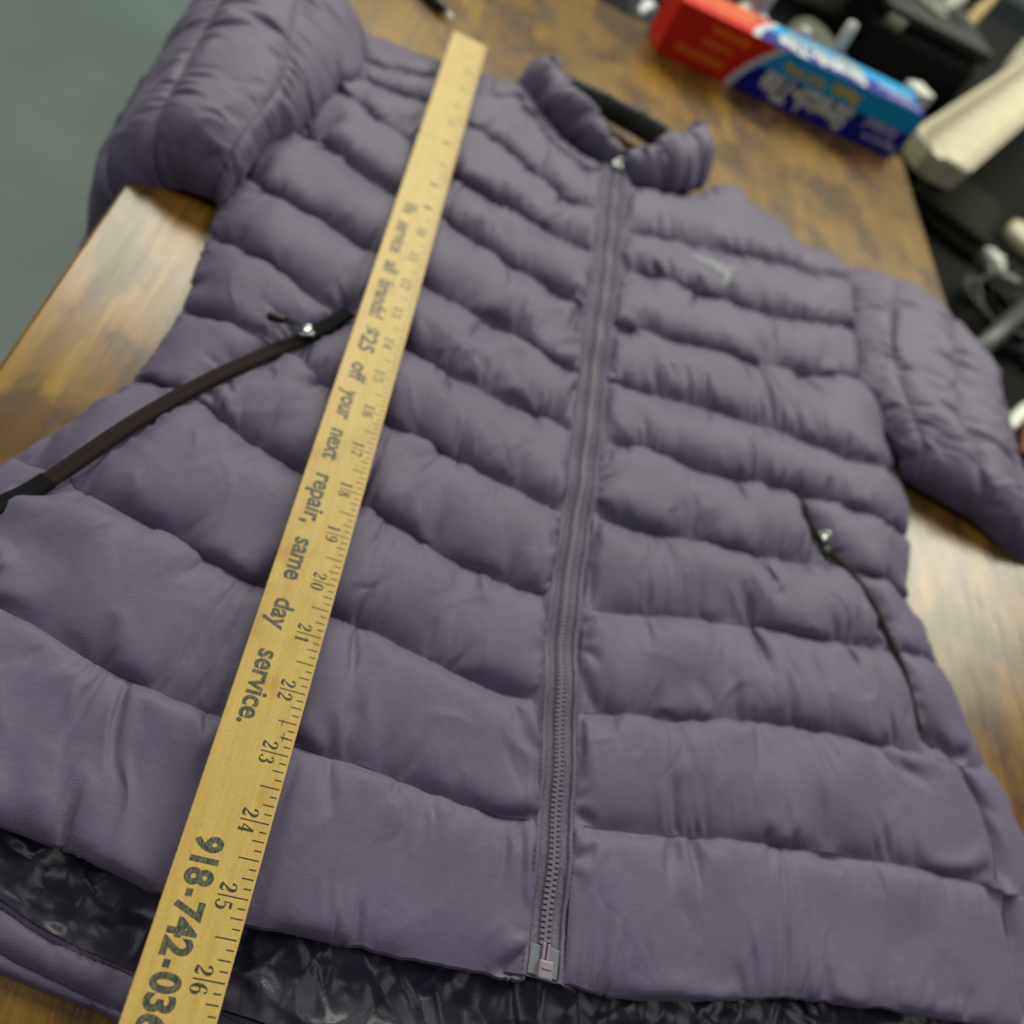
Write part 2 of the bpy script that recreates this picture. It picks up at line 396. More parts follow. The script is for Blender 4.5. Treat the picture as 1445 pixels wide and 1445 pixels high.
RIGHT_SEAMS = [[[1342,-746],[1468,-738],[1582,-677],[1696,-616],[1810,-556],[1912,-481],[1993,-380],[2073,-279],[2147,-173],[2215,-63],[2328,-31],[2457,-27],[2585,-30],[2712,-56],[2838,-83],[2947,-140],[3032,-237],[3143,-240],[3265,-198],[3387,-157],[3513,-129],[3641,-111]],[[1337,-1347],[1448,-1330],[1555,-1296],[1661,-1260],[1767,-1224],[1874,-1189],[1980,-1154],[2087,-1118],[2192,-1081],[2297,-1040],[2401,-999],[2506,-958],[2609,-916],[2713,-873],[2820,-842],[2930,-817],[3039,-793],[3144,-758],[3240,-699],[3335,-639],[3430,-580],[3525,-521]],[[1299,-1884],[1400,-1835],[1502,-1789],[1608,-1752],[1720,-1752],[1832,-1752],[1943,-1744],[2053,-1720],[2163,-1697],[2272,-1673],[2382,-1650],[2491,-1623],[2600,-1596],[2709,-1569],[2814,-1531],[2919,-1492],[3025,-1454],[3130,-1415],[3220,-1349],[3307,-1279],[3395,-1209],[3482,-1138]],[[1273,-2543],[1368,-2489],[1464,-2435],[1563,-2390],[1671,-2375],[1780,-2356],[1887,-2333],[1995,-2311],[2103,-2295],[2212,-2281],[2320,-2263],[2428,-2243],[2536,-2221],[2642,-2192],[2748,-2163],[2854,-2134],[2952,-2087],[3049,-2035],[3146,-1983],[3242,-1932],[3339,-1880],[3436,-1828]],[[1260,-3032],[1380,-3008],[1499,-2983],[1618,-2958],[1737,-2934],[1857,-2912],[1977,-2892],[2097,-2877],[2218,-2862],[2339,-2846],[2459,-2829],[2580,-2818],[2701,-2820],[2823,-2821],[2945,-2820],[3066,-2819],[3185,-2806],[3298,-2759],[3410,-2712],[3522,-2666],[3635,-2619],[3747,-2572]],[[1252,-3538],[1365,-3500],[1479,-3472],[1597,-3463],[1715,-3456],[1834,-3453],[1952,-3452],[2069,-3436],[2185,-3412],[2301,-3388],[2417,-3364],[2534,-3341],[2650,-3317],[2768,-3305],[2886,-3294],[3004,-3282],[3122,-3275],[3240,-3267],[3357,-3250],[3471,-3219],[3586,-3188],[3700,-3157]],[[1230,-4095],[1344,-4086],[1458,-4078],[1571,-4068],[1682,-4039],[1793,-4015],[1906,-4000],[2019,-3984],[2132,-3967],[2245,-3950],[2358,-3932],[2471,-3914],[2581,-3884],[2691,-3855],[2802,-3826],[2913,-3799],[3024,-3776],[3138,-3764],[3251,-3752],[3365,-3741],[3479,-3729],[3592,-3717]],[[1218,-4697],[1337,-4665],[1456,-4631],[1575,-4598],[1694,-4564],[1814,-4534],[1934,-4507],[2055,-4480],[2176,-4455],[2297,-4433],[2420,-4419],[2543,-4406],[2664,-4386],[2786,-4363],[2907,-4340],[3028,-4315],[3148,-4287],[3269,-4258],[3388,-4226],[3507,-4194],[3626,-4161],[3745,-4129]],[[1211,-5267],[1338,-5221],[1468,-5190],[1600,-5161],[1732,-5136],[1862,-5101],[1991,-5066],[2122,-5034],[2252,-5002],[2385,-4980],[2518,-4961],[2651,-4945],[2785,-4937],[2920,-4927],[3054,-4918],[3188,-4911],[3322,-4915],[3455,-4904],[3588,-4881],[3713,-4833],[3838,-4784],[3963,-4735]],[[1234,-5770],[1376,-5752],[1518,-5732],[1660,-5712],[1801,-5689],[1943,-5664],[2084,-5642],[2226,-5620],[2368,-5607],[2511,-5595],[2654,-5580],[2796,-5565],[2939,-5553],[3082,-5541],[3225,-5535],[3368,-5530],[3511,-5530],[3654,-5531],[3798,-5525],[3937,-5498],[4074,-5455],[4211,-5412]],[[1231,-6378],[1363,-6384],[1495,-6376],[1626,-6358],[1757,-6340],[1887,-6318],[2018,-6295],[2148,-6271],[2278,-6251],[2410,-6234],[2541,-6224],[2673,-6216],[2805,-6207],[2937,-6198],[3069,-6192],[3202,-6185],[3334,-6181],[3466,-6177],[3598,-6170],[3730,-6161],[3862,-6152],[3994,-6142]]]
ZIP_LINE = [[1226,-604],[1222,-1510],[1210,-2095],[1184,-2625],[1169,-3157],[1154,-3685],[1134,-4106],[1112,-4486],[1104,-4785],[1110,-5093],[1132,-5438],[1140,-5661],[1145,-5898],[1145,-6145],[1134,-6381]]
POCKET_LEFT = [[-331,-3279],[-416,-3461],[-512,-3620],[-690,-3817],[-811,-4029],[-908,-4233],[-1027,-4409],[-1130,-4626],[-1226,-4851],[-1313,-4986],[-1401,-5123]]
POCKET_RIGHT = [[2630,-3330],[2683,-3430],[2734,-3578],[2848,-3719],[2995,-3828],[3114,-3996],[3199,-4209],[3268,-4398],[3303,-4589],[3333,-4744]]
SIDE_SEAM = [[3425,-4686],[3547,-4810],[3645,-4917],[3729,-5120],[3757,-5311],[3726,-5481],[3731,-5680],[3704,-5856],[3677,-6094]]
LINING_SEAM = [[-917,-6412],[-768,-6448],[-630,-6499],[-497,-6535],[-385,-6558],[-282,-6579],[-128,-6615],[38,-6644],[116,-6653],[308,-6679],[570,-6704],[1061,-6717],[1649,-6706],[2472,-6648],[3422,-6580]]
BACK_HEM = [[-830,-6605],[-685,-6640],[-561,-6665],[-436,-6687],[-309,-6710],[-265,-6724],[-100,-6754],[74,-6779],[352,-6812],[611,-6839],[1096,-6862],[1675,-6868],[2482,-6822],[3411,-6757]]
EMBLEM = [[1846,-1422],[1920,-1364],[2000,-1383],[2093,-1375],[2195,-1327],[2283,-1342],[2197,-1414],[2180,-1511],[2143,-1626],[2107,-1623],[2125,-1502],[2050,-1524],[2021,-1473],[1930,-1463]]

# ------------------------------------------------------------------ setting
def wood_table_mat():
    m, nt, b = new_mat("rustic_brown_wood")
    tc = N(nt, "ShaderNodeTexCoord")
    mp = N(nt, "ShaderNodeMapping"); mp.inputs["Scale"].default_value = (1.0, 0.06, 1.0)
    LK(nt, tc.outputs["Object"], mp.inputs[0])
    n1 = N(nt, "ShaderNodeTexNoise", in_Scale=34.0, in_Detail=8.0, in_Roughness=0.62, in_Distortion=0.6); LK(nt, mp.outputs[0], n1.inputs["Vector"])
    n2 = N(nt, "ShaderNodeTexNoise", in_Scale=210.0, in_Detail=5.0, in_Roughness=0.6); LK(nt, mp.outputs[0], n2.inputs["Vector"])
    mp3 = N(nt, "ShaderNodeMapping"); mp3.inputs["Scale"].default_value = (1.0, 0.75, 1.0); LK(nt, tc.outputs["Object"], mp3.inputs[0])
    n3 = N(nt, "ShaderNodeTexNoise", in_Scale=19.0, in_Detail=6.0, in_Roughness=0.62, in_Distortion=0.4); LK(nt, mp3.outputs[0], n3.inputs["Vector"])
    c = ramp(nt, n1.outputs[0], [(0.30, (0.165, 0.078, 0.010)), (0.48, (0.220, 0.110, 0.013)), (0.62, (0.300, 0.158, 0.018)), (0.78, (0.185, 0.090, 0.012))])
    # dark worn patches and knots
    patch = ramp(nt, n3.outputs[0], [(0.42, (1, 1, 1)), (0.54, (0.0, 0.0, 0.0))])
    c = mix_col(nt, math_node(nt, 'MULTIPLY', patch, 0.70), c, (0.040, 0.024, 0.010))
    fine = ramp(nt, n2.outputs[0], [(0.35, (0.55, 0.55, 0.55)), (0.6, (1.1, 1.1, 1.1))])
    c = mix_col(nt, 0.8, c, fine, 'MULTIPLY')
    LK(nt, c, b.inputs["Base Color"])
    bp = N(nt, "ShaderNodeBump", in_Strength=0.40, in_Distance=0.0008); LK(nt, n2.outputs[0], bp.inputs["Height"]); LK(nt, bp.outputs[0], b.inputs["Normal"])
    r = ramp(nt, n2.outputs[0], [(0.3, (0.30, 0.30, 0.30)), (0.7, (0.22, 0.22, 0.22))]); LK(nt, r, b.inputs["Roughness"])
    b.inputs["Specular IOR Level"].default_value = 0.48
    b.inputs["Coat Weight"].default_value = 0.28; b.inputs["Coat Roughness"].default_value = 0.13; LK(nt, bp.outputs[0], b.inputs["Coat Normal"])
    return m
WOOD = wood_table_mat()
def floor_mat():
    m, nt, b = new_mat("grey_green_concrete")
    tc = N(nt, "ShaderNodeTexCoord")
    n1 = N(nt, "ShaderNodeTexNoise", in_Scale=2.2, in_Detail=6.0, in_Roughness=0.6); LK(nt, tc.outputs["Object"], n1.inputs["Vector"])
    c = ramp(nt, n1.outputs[0], [(0.30, (0.068, 0.100, 0.104)), (0.55, (0.094, 0.130, 0.132)), (0.75, (0.124, 0.162, 0.158))])
    LK(nt, c, b.inputs["Base Color"]); b.inputs["Roughness"].default_value = 0.55
    return m
fl = obj_from("floor", [(-5, -4, -0.90), (5, -4, -0.90), (5, 6, -0.90), (-5, 6, -0.90)], [(0, 1, 2, 3)], floor_mat(), smooth=False)
tag(fl, kind="structure")

table = empty("table", (0.16, -0.45, -0.90))
tag(table, "rustic brown wooden table with glossy golden top under the jacket", "table")
TX0, TX1, TY0, TY1 = -0.1745, 0.493, -1.30, 0.283
mb = MB(); mb.box((0, 0, 0), (TX1 - TX0, TY1 - TY0, 0.03), Matrix.Translation(((TX0 + TX1) / 2, (TY0 + TY1) / 2, -0.015)), 0.0025)
top = mb.build("table_top", WOOD, None); top.parent = table; top.matrix_parent_inverse = Matrix.Translation((-0.16, 0.45, 0.90))
LEGM = simple_mat("black_steel", (0.02, 0.02, 0.02), 0.45)
for sx in (TX0 + 0.05, TX1 - 0.05):
    for sy in (TY0 + 0.06, TY1 - 0.06):
        mb = MB(); mb.box((0, 0, 0), (0.045, 0.045, 0.868), Matrix.Translation((sx, sy, -0.466)), 0.003)
        lg = mb.build("leg", LEGM); lg.parent = table; lg.matrix_parent_inverse = Matrix.Translation((-0.16, 0.45, 0.90))

# ------------------------------------------------------------------ the jacket
JACKET_AT = Vector((0.12, -0.32, 0.0))
jacket = empty("puffer_jacket", JACKET_AT)
tag(jacket, "muted purple quilted puffer jacket lying zipped up on the wooden table", "jacket")
JINV = Matrix.Translation(-JACKET_AT)
def to_jacket(o, parent=None):
    o.parent = parent or jacket
    o.matrix_parent_inverse = JINV if o.parent.type == 'EMPTY' else Matrix.Identity(4)
    return o
def jpart(name):
    e = empty(name, JACKET_AT); return to_jacket(e)

RR, RC = 28, 224            # rows per baffle, columns per panel
RULER_TOP = 1.4 * IN
RULER_BOTTOM = RULER_TOP - 0.0042
def panel(seams, sign, ev_list, fill_list, eu_amt, lines, seed, arm):
    K = len(seams); n = (K - 1) * RR + 1; m = RC + 1
    t = np.linspace(0, 1, m)
    S = np.stack([spline(np.array(s) / 1e4, t) for s in seams])          # K,m,2
    base = np.zeros((n, m, 3))
    kk = np.arange(n) / RR; k0 = np.minimum(kk.astype(int), K - 2); fr = (kk - k0)[:, None, None]
    # smooth in the row direction (Catmull-Rom across seams)
    Sm = np.concatenate([2 * S[:1] - S[1:2], S, 2 * S[-1:] - S[-2:-1]])
    a, b_, c, d = Sm[k0], Sm[k0 + 1], Sm[k0 + 2], Sm[k0 + 3]
    lin = b_ * (1 - fr) + c * fr
    cr = 0.5 * ((2 * b_) + (-a + c) * fr + (2 * a - 5 * b_ + 4 * c - d) * fr**2 + (-a + 3 * b_ - 3 * c + d) * fr**3)
    base[..., :2] = 0.5 * lin + 0.5 * cr
    tt = np.broadcast_to(t[None, :], (n, m)); vv = np.broadcast_to((np.arange(n) / (n - 1))[:, None], (n, m))
    z = 0.0200 - (0.0155 - 0.0095 * smoothstep(arm + 0.05, arm, vv)) * smoothstep(0.78, 1.0, tt) ** 1.3 + 0.0025 * smoothstep(0.06, 0.0, tt)
    z = z - 0.008 * smoothstep(0.08, 0.0, vv) * smoothstep(0.35, 0.7, tt)
    z = z + 0.0015 * smoothstep(0.80, 1.0, vv) * smoothstep(1.0, 0.8, tt)
    base[..., 2] = z
    seam = (np.arange(n) % RR) == 0
    wxy = np.zeros((n, m)); wz = np.zeros((n, m))
    wxy[seam] = 0.25; wz[seam] = 0.55
    wxy[:, 0] = 0.6; wz[:, 0] = 0.7; wxy[:, 1:4] = np.maximum(wxy[:, 1:4], 0.03)
    wxy[:, -1] = 0.25; wz[:, -1] = 0.5
    wxy[0] = 0.35; wz[0] = 0.6; wxy[-1] = 0.12; wz[-1] = 0.35
    target = base.copy()
    cell = smooth_noise((n, m), (n // 6, 40), np.random.default_rng(seed + 5))
    target[..., 2] += 0.0005 * cell * (wz > 0.5) * (tt > 0.03)
    for line, half, zz, wgt in lines:
        dist = poly_dist(base[..., :2], line)
        f = dist < half
        wz[f] = np.maximum(wz[f], wgt); wxy[f] = np.maximum(wxy[f], wgt * 0.4)
        target[..., 2][f] = zz if zz is not None else target[..., 2][f]
    rows_e = np.interp((np.arange(n)) / RR, np.arange(K - 1) + 0.5, ev_list)
    ev = 0.88 * np.broadcast_to(rows_e[:, None], (n, m)) * (0.75 + 0.25 * smoothstep(0.0, 0.08, tt)) * (1.0 + 0.25 * smooth_noise((n, m), (K, 9), np.random.default_rng(seed + 9)))
    eu = np.full((n, m), eu_amt) * (1.0 + 0.75 * smooth_noise((n, m), (K * 3, 16), np.random.default_rng(seed + 3)))
    eu = eu * (1 - 0.75 * smoothstep(0.80, 0.98, tt)) * (1 - 0.5 * smoothstep(0.62, 0.80, vv))
    fc = np.abs(((np.arange(n) / RR) % 1.0) - 0.5)[:, None] * 2          # 1 on a seam, 0 mid-channel
    eu = np.clip(eu, 0.006, 0.20) * (0.30 + 0.85 * smoothstep(0.15, 0.75, fc)) * (1 - 0.9 * smoothstep(0.86, 1.0, fc)); ev = np.clip(ev, 0.01, 0.30)
    push = 0.55e-5 * np.clip(1.0 + 0.55 * smooth_noise((n, m), (K * 2, 11), np.random.default_rng(seed + 13)), 0.1, 2.2)
    fl = 0.86 * np.interp(np.arange(n) / RR, np.arange(K - 1) + 0.5, fill_list)[:, None] * np.clip(1 + 0.22 * smooth_noise((n, m), (K * 2, 10), np.random.default_rng(seed + 17)), 0.5, 1.5)
    P = cloth(base, eu, ev, target, wxy, wz, sign, push, [(4, 260), (2, 170), (1, 120)], seed=seed, fill=fl,
              ceiling=(-0.0290, 0.0008, -1.2, RULER_BOTTOM - 0.0004), bend=0.004,
              rest=warped(base, (0.0016, 0.0007), ((K * 3, 16), (K * 7, 40)), seed + 50))
    keep = smoothstep(0.98, 0.75, fc) * smoothstep(0.0, 0.03, tt) * smoothstep(1.0, 0.95, tt) * (1 - 0.9 * ((P[..., 0] > -0.034) & (P[..., 0] < 0.006)))
    P = creases(P, base[..., :2], 300, (0.00025, 0.0010), (0.007, 0.022), (0.0008, 0.0020), math.pi / 2 - 0.25, 0.55, seed + 60, keep)
    return P, base
def baffles(P, base, K, parent, flip):
    uv = base[..., :2]
    for k in range(K - 1):
        sl = slice(k * RR, (k + 1) * RR + 1)
        to_jacket(grid_obj("quilted_baffle", P[sl], SHELL, None, flip, uv[sl]), parent)

PL = np.array(POCKET_LEFT) / 1e4; _t = np.linspace(0, 1, len(PL)); PL = np.stack([np.polyval(np.polyfit(_t, PL[:, k], 4), _t) for k in (0, 1)], 1); PR_ = np.array(POCKET_RIGHT) / 1e4; SS = np.vstack([PR_[-1:], np.array(SIDE_SEAM)[1:] / 1e4])
PLt = spline(PL, np.linspace(0, 1, 60)); PRt = spline(PR_, np.linspace(0, 1, 60)); SSt = spline(SS, np.linspace(0, 1, 40))
left_ev = [0.04, 0.06, 0.085, 0.09, 0.09, 0.09, 0.085, 0.075, 0.058, 0.036, 0.012]
right_ev = [0.07, 0.085, 0.09, 0.09, 0.09, 0.085, 0.075, 0.058, 0.036, 0.012]
left_fill = [0.006, 0.009, 0.0125, 0.013, 0.013, 0.013, 0.012, 0.0115, 0.010, 0.008, 0.0042]
right_fill = [0.0105, 0.0125, 0.013, 0.013, 0.013, 0.012, 0.0115, 0.010, 0.008, 0.0042]
P_L, B_L = panel(LEFT_SEAMS, 1.0, left_ev, left_fill, 0.06, [(PLt[:53], 0.0048, 0.0180, 0.6)], 3, 0.44)
P_R, B_R = panel(RIGHT_SEAMS, -1.0, right_ev, right_fill, 0.06, [(PRt, 0.0026, 0.0190, 0.6), (SSt, 0.0014, 0.0120, 0.5)], 8, 0.33)
front_l = jpart("front_panel"); front_l["label"] = "front half lying under the yardstick"
front_r = jpart("front_panel"); front_r["label"] = "front half with the pale chest emblem"
baffles(P_L, B_L, len(LEFT_SEAMS), front_l, False)
baffles(P_R, B_R, len(RIGHT_SEAMS), front_r, True)

def thread(P, row, par, j0=4, r=0.00032):
    q = P[row, j0:-6]; mb = MB(); mb.tube([tuple(a + np.array([0, 0, 0.0001])) for a in q], r, 5)
    o = to_jacket(mb.build("seam_thread", THREAD, None, True), par)
for P, K, par in ((P_L, len(LEFT_SEAMS), front_l), (P_R, len(RIGHT_SEAMS), front_r)):
    for k in range(1, K - 1): thread(P, k * RR, par)

sz = [float(P_R[..., 2].ravel()[np.argmin(((P_R[..., :2] - q) ** 2).sum(-1))]) + 0.0004 for q in SSt]
mb = MB(); mb.tube([(q[0], q[1], z_) for q, z_ in zip(SSt, sz)], 0.0005, 6); to_jacket(mb.build("side_seam", THREAD, None, True), front_r)

# turned-under facing along the front hem
for P, B, flip, par in ((P_L, B_L, False, front_l), (P_R, B_R, True, front_r)):
    e = P[-1]; rows = [e]
    for dy, dz in ((-0.0008, -0.0012), (0.0, -0.0026), (0.004, -0.0042), (0.015, -0.0060), (0.035, -0.0075)):
        r = e.copy(); r[:, 1] += dy; r[:, 2] = np.maximum(r[:, 2] + dz, 0.0105 - 0.009 * smoothstep(0.75, 1.0, np.linspace(0, 1, len(e)))); rows.append(r)
    G = np.stack(rows); uv = np.repeat(B[-1:, :, :2], len(rows), 0) + np.arange(len(rows))[:, None, None] * np.array([0, -0.003])
    to_jacket(grid_obj("hem_facing", G, SHELL, None, flip, uv), par)

# back half: lining seen below the front hem, its hem band, and the sheet on the table
LS = np.array(LINING_SEAM) / 1e4; BH = np.array(BACK_HEM) / 1e4
m = 401; t = np.linspace(0, 1, m); n = 97
low = spline(LS, t); hi = low.copy(); hi[:, 1] = -0.575 + 0.02 * (low[:, 0] - 0.1)
v = np.linspace(0, 1, n)[:, None, None]
base = np.zeros((n, m, 3)); base[..., :2] = hi[None] * (1 - v) + low[None] * v; base[..., 2] = 0.0065
wz = np.zeros((n, m)); wxy = np.zeros((n, m)); wz[[0, -1]] = 0.7; wxy[[0, -1]] = 0.4; wz[:, [0, -1]] = 0.7; wxy[:, [0, -1]] = 0.4
for q in (0.36, 0.62): wz[int(q * (n - 1)) // 4 * 4] = 0.0
rg = np.random.default_rng(21)
eu = np.clip(0.030 * (1 + 1.0 * smooth_noise((n, m), (3, 22), rg)), 0.0, 0.08); ev = np.clip(0.012 * (1 + 0.8 * smooth_noise((n, m), (6, 26), rg)), 0.0, 0.05)
wz[1:-1, 1:-1] = 0.012; wxy[1:-1, 1:-1] = 0.008
push = 0.5e-5 * np.clip(smooth_noise((n, m), (7, 30), rg), -0.8, 2.0)
P = base.copy(); P[..., 2] += 0.0022 + 0.0014 * smooth_noise((n, m), (5, 24), rg) + 0.0006 * smooth_noise((n, m), (14, 60), rg)
edge_ = smoothstep(0.0, 0.10, np.linspace(0, 1, n))[:, None] * smoothstep(1.0, 0.93, np.linspace(0, 1, n))[:, None] * np.ones((1, m))
P = creases(P, base[..., :2], 460, (0.0004, 0.0018), (0.006, 0.030), (0.0010, 0.0032), math.pi / 2, 0.7, 91, edge_)
P[..., 2] = np.clip(P[..., 2], 0.0036, 0.0150)
lining = to_jacket(grid_obj("back_lining", P, LINING, None, True, base[..., :2])); lining["label"] = "shiny dark inside lining below the front hem"
n = 41; v = np.linspace(0, 1, n)[:, None, None]
base = np.zeros((n, m, 3)); b_low = spline(BH, t); base[..., :2] = low[None] * (1 - v) + b_low[None] * v
base[..., 2] = 0.0068 - 0.003 * v[..., 0]
wz = np.zeros((n, m)); wxy = np.zeros((n, m)); wz[0] = 0.7; wxy[0] = 0.4; wz[-1] = 0.4; wxy[-1] = 0.1; wz[:, [0, -1]] = 0.7; wxy[:, [0, -1]] = 0.4
k = 32; wz[k] = 0.5; wz[4] = 0.5
P2 = cloth(base, np.full((n, m), 0.012), np.full((n, m), 0.005), base, wxy, wz, -1.0, np.full((n, m), 0.2e-5), [(4, 120), (2, 80), (1, 60)], seed=6, bend=0.004, jitter=0.0006, floor=0.0012, rest=warped(base, (0.0004,), ((6, 60),), 78))
edge = P2[-1].copy(); edge[:, 2] = 0.0006; edge[:, 1] -= 0.0008
P2 = np.concatenate([P2, edge[None]]); b2 = np.concatenate([base, base[-1:] + np.array([0, -0.003, 0])])
band = to_jacket(grid_obj("back_hem_band", P2, SHELL, None, True, b2[..., :2]))
def stitches(name, pts, mat, parent, length=0.0019, gap=0.0006, r=0.00015):
    pts = np.asarray(pts); d = np.r_[0, np.cumsum(np.linalg.norm(np.diff(pts, axis=0), axis=1))]
    mb = MB(); s = 0.0
    while s + length < d[-1]:
        q = np.stack([np.interp([s, s + length], d, pts[:, k]) for k in range(3)], 1)
        mb.tube([q[0], (q[0] + q[1]) / 2 + np.array([0, 0, r * .8]), q[1]], r, 5); s += length + gap
    o = to_jacket(mb.build(name, mat, None, True), parent); o["kind"] = "stuff"; return o
stitches("hem_stitching", P2[4] + np.array([0, 0, 0.0001]), THREAD, band)
stitches("hem_stitching", P2[32] + np.array([0, 0, 0.0001]), THREAD, band)
# sheet of the back on the table top
outl = [P_L[i, -1] for i in range(0, P_L.shape[0], RR)] + [P_R[i, -1] for i in range(P_R.shape[0] - 1, -1, -RR)]
c = np.array([0.12, -0.33, 0]); vs = []
for zz in (0.0008, 0.0030):
    for p in outl:
        q = np.array([p[0], p[1], 0]); q = q + (c - q) / np.linalg.norm(c - q) * 0.006; vs.append((q[0], q[1], zz))
k = len(outl); fs = [tuple(range(k, 2 * k)), tuple(reversed(range(k)))] + [(i, (i + 1) % k, k + (i + 1) % k, k + i) for i in range(k)]
to_jacket(obj_from("back_panel", vs, fs, LINING, None, False, [(a[0], a[1]) for a in vs]))

# ---- front zipper
zip_part = jpart("front_zipper")
ZL = np.array(ZIP_LINE) / 1e4
nz_ = 241; tz = np.linspace(0, 1, nz_); ZC = spline(ZL, tz)
tang = np.gradient(ZC, axis=0); tang /= np.linalg.norm(tang, axis=1, keepdims=True); side = np.stack([-tang[:, 1], tang[:, 0]], 1)  # points to +x side for a line going -y
if side[0, 0] < 0: side = -side
zz = 0.0232 + 0.0008 * np.sin(tz * 41) * np.sin(tz * 17 + 1) + 0.0008 * np.sin(tz * 90)
# tape: spans between the two panel edges
eL = np.stack([np.interp(ZC[:, 1], P_L[::-1, 2, 1], P_L[::-1, 2, k]) for k in range(3)], 1)
eR = np.stack([np.interp(ZC[:, 1], P_R[::-1, 2, 1], P_R[::-1, 2, k]) for k in range(3)], 1)
HW = 0.0068
cols = []
for w, dz in ((-1.25, -0.0022), (-1.0, -0.0002), (-0.92, 0.0004), (-0.5, 0.0003), (0, 0.0002), (0.5, 0.0003), (0.92, 0.0004), (1.0, -0.0002), (1.25, -0.0022)):
    cols.append(np.c_[ZC + side * HW * w, zz + dz])
G = np.stack(cols, 1)
tape = to_jacket(grid_obj("zipper_tape", G, TAPE, None, True, G[..., :2]), zip_part)
# fabric lips folded against the tape
for sgn, eg, nm in ((-1, eL, "zipper_lip"), (1, eR, "zipper_lip")):
    cols = []
    wob = 0.00015 * np.sin(tz * 260 + sgn) + 0.0001 * np.sin(tz * 520)
    for w, dz in ((0.95, 0.0002), (0.97, 0.0012), (1.06, 0.0016), (1.22, 0.0012), (1.5, -0.0006), (2.0, -0.0022), (2.7, -0.0070)):
        cols.append(np.c_[ZC + side * (sgn * (HW * w))[None].T if False else ZC + side * (sgn * HW * w + sgn * wob[:, None] * (w > 0.9)), zz + dz])
    G = np.stack(cols, 1)
    to_jacket(grid_obj(nm, G, SHELL, None, sgn > 0, G[..., :2]), zip_part)
    stitches("lip_stitching", np.c_[ZC + side * sgn * HW * 1.24, zz + 0.0011], THREAD, zip_part, 0.0016, 0.0010, 0.00018)
# teeth: interlocking moulded pairs
d = np.r_[0, np.cumsum(np.linalg.norm(np.diff(ZC, axis=0), axis=1))]
mb = MB(); s = 0.004; pitch = 0.00215; i = 0
while s < d[-1] - 0.0125:
    cx = np.interp(s, d, ZC[:, 0]); cy = np.interp(s, d, ZC[:, 1]); cz = np.interp(s, d, zz)
    tx = np.interp(s, d, tang[:, 0]); ty = np.interp(s, d, tang[:, 1]); sx = np.interp(s, d, side[:, 0]); sy = np.interp(s, d, side[:, 1])
    sg = 1 if i % 2 else -1
    M = Matrix(((sx, tx, 0, cx), (sy, ty, 0, cy), (0, 0, 1, cz + 0.0006), (0, 0, 0, 1)))
    x0, x1 = -0.0007 * sg, 0.0025 * sg
    top = [(x0, -0.00066), (x1 * .45, -0.00066), (x1 * .55, -0.00085), (x1, -0.00085), (x1, 0.00085), (x1 * .55, 0.00085), (x1 * .45, 0.00066), (x0, 0.00066)]
    vs = [M @ Vector((a, b, -0.0008)) for a, b in top] + [M @ Vector((a, b, 0.0006)) for a, b in top] + [M @ Vector((a * .86, b * .72, 0.0010)) for a, b in top]
    k = 8; fs = []
    for l in (0, 1): fs += [(l * k + q, l * k + (q + 1) % k, (l + 1) * k + (q + 1) % k, (l + 1) * k + q) for q in range(k)]
    fs.append(tuple(range(16, 24)))
    if sg < 0: fs = [tuple(reversed(f)) for f in fs]
    mb.add(vs, fs); s += pitch / 2; i += 1
te = to_jacket(mb.build("zipper_teeth", TEETH), zip_part); te["kind"] = "stuff"
# bottom end: film-reinforced tape, pin and box
ex, ey = ZC[-1]; tx, ty = tang[-4]; sx, sy = side[-4]; ez = zz[-1]
def zmat(s, off=0.0, dz=0.0):
    return Matrix(((sx, -tx, 0, ex - tx * s + sx * off), (sy, -ty, 0, ey - ty * s + sy * off), (0, 0, 1, ez + dz), (0, 0, 0, 1)))
for sg in (-1, 1):
    mb = MB(); mb.box((0, 0, 0), (0.0042, 0.0105, 0.0007), zmat(0.0062, sg * 0.0040, 0.0007), 0.0003); to_jacket(mb.build("end_film", FILM), zip_part)
    mb = MB(); mb.box((0, 0, 0), (0.0013, 0.0060, 0.0022), zmat(0.0094, sg * 0.0010, 0.0014), 0.0004); to_jacket(mb.build("insertion_pin", BOXP), zip_part)
mb = MB(); mb.box((0, 0, 0), (0.0062, 0.0068, 0.0034), zmat(0.0030, 0.0004, 0.0018), 0.0008)
mb.box((0, 0, 0), (0.0040, 0.0006, 0.0006), zmat(0.0034, 0.0004, 0.0036), 0.0001)
to_jacket(mb.build("retainer_box", BOXP), zip_part)
# slider at the neck
px, py = ZC[2]; M = Matrix.Translation((px, py, zz[2] + 0.003))
mb = MB(); mb.box((0, 0, 0), (0.009, 0.011, 0.005), M, 0.0015); mb.box((0, 0.004, 0.003), (0.003, 0.008, 0.003), M, 0.001)
to_jacket(mb.build("zipper_slider", METAL), zip_part)

# ---- hand pockets
def ribbon(name, line, zfun, half, mat, parent, crown=0.0003, n=90, t0=0.0, t1=1.0):
    q = spline(line, np.linspace(t0, t1, n)); tg = np.gradient(q, axis=0); tg /= np.linalg.norm(tg, axis=1, keepdims=True); sd = np.stack([-tg[:, 1], tg[:, 0]], 1)
    z = zfun(np.linspace(t0, t1, n))
    G = np.stack([np.c_[q + sd * half * w, z + dz] for w, dz in ((-1, -0.002), (-0.95, 0.0), (-0.5, crown), (-0.06, crown), (0, crown * .3), (0.06, crown), (0.5, crown), (0.95, 0.0), (1, -0.002))], 1)
    flip = np.cross(np.r_[tg[0], 0], np.r_[sd[0], 0])[2] > 0
    return to_jacket(grid_obj(name, G, mat, None, not flip, G[..., :2]), parent), q, z
pk = jpart("pocket"); pk["label"] = "pocket zipper with wide brown tape beside the yardstick"
zf = lambda t: 0.0212 - 0.003 * smoothstep(0.7, 1.0, t)
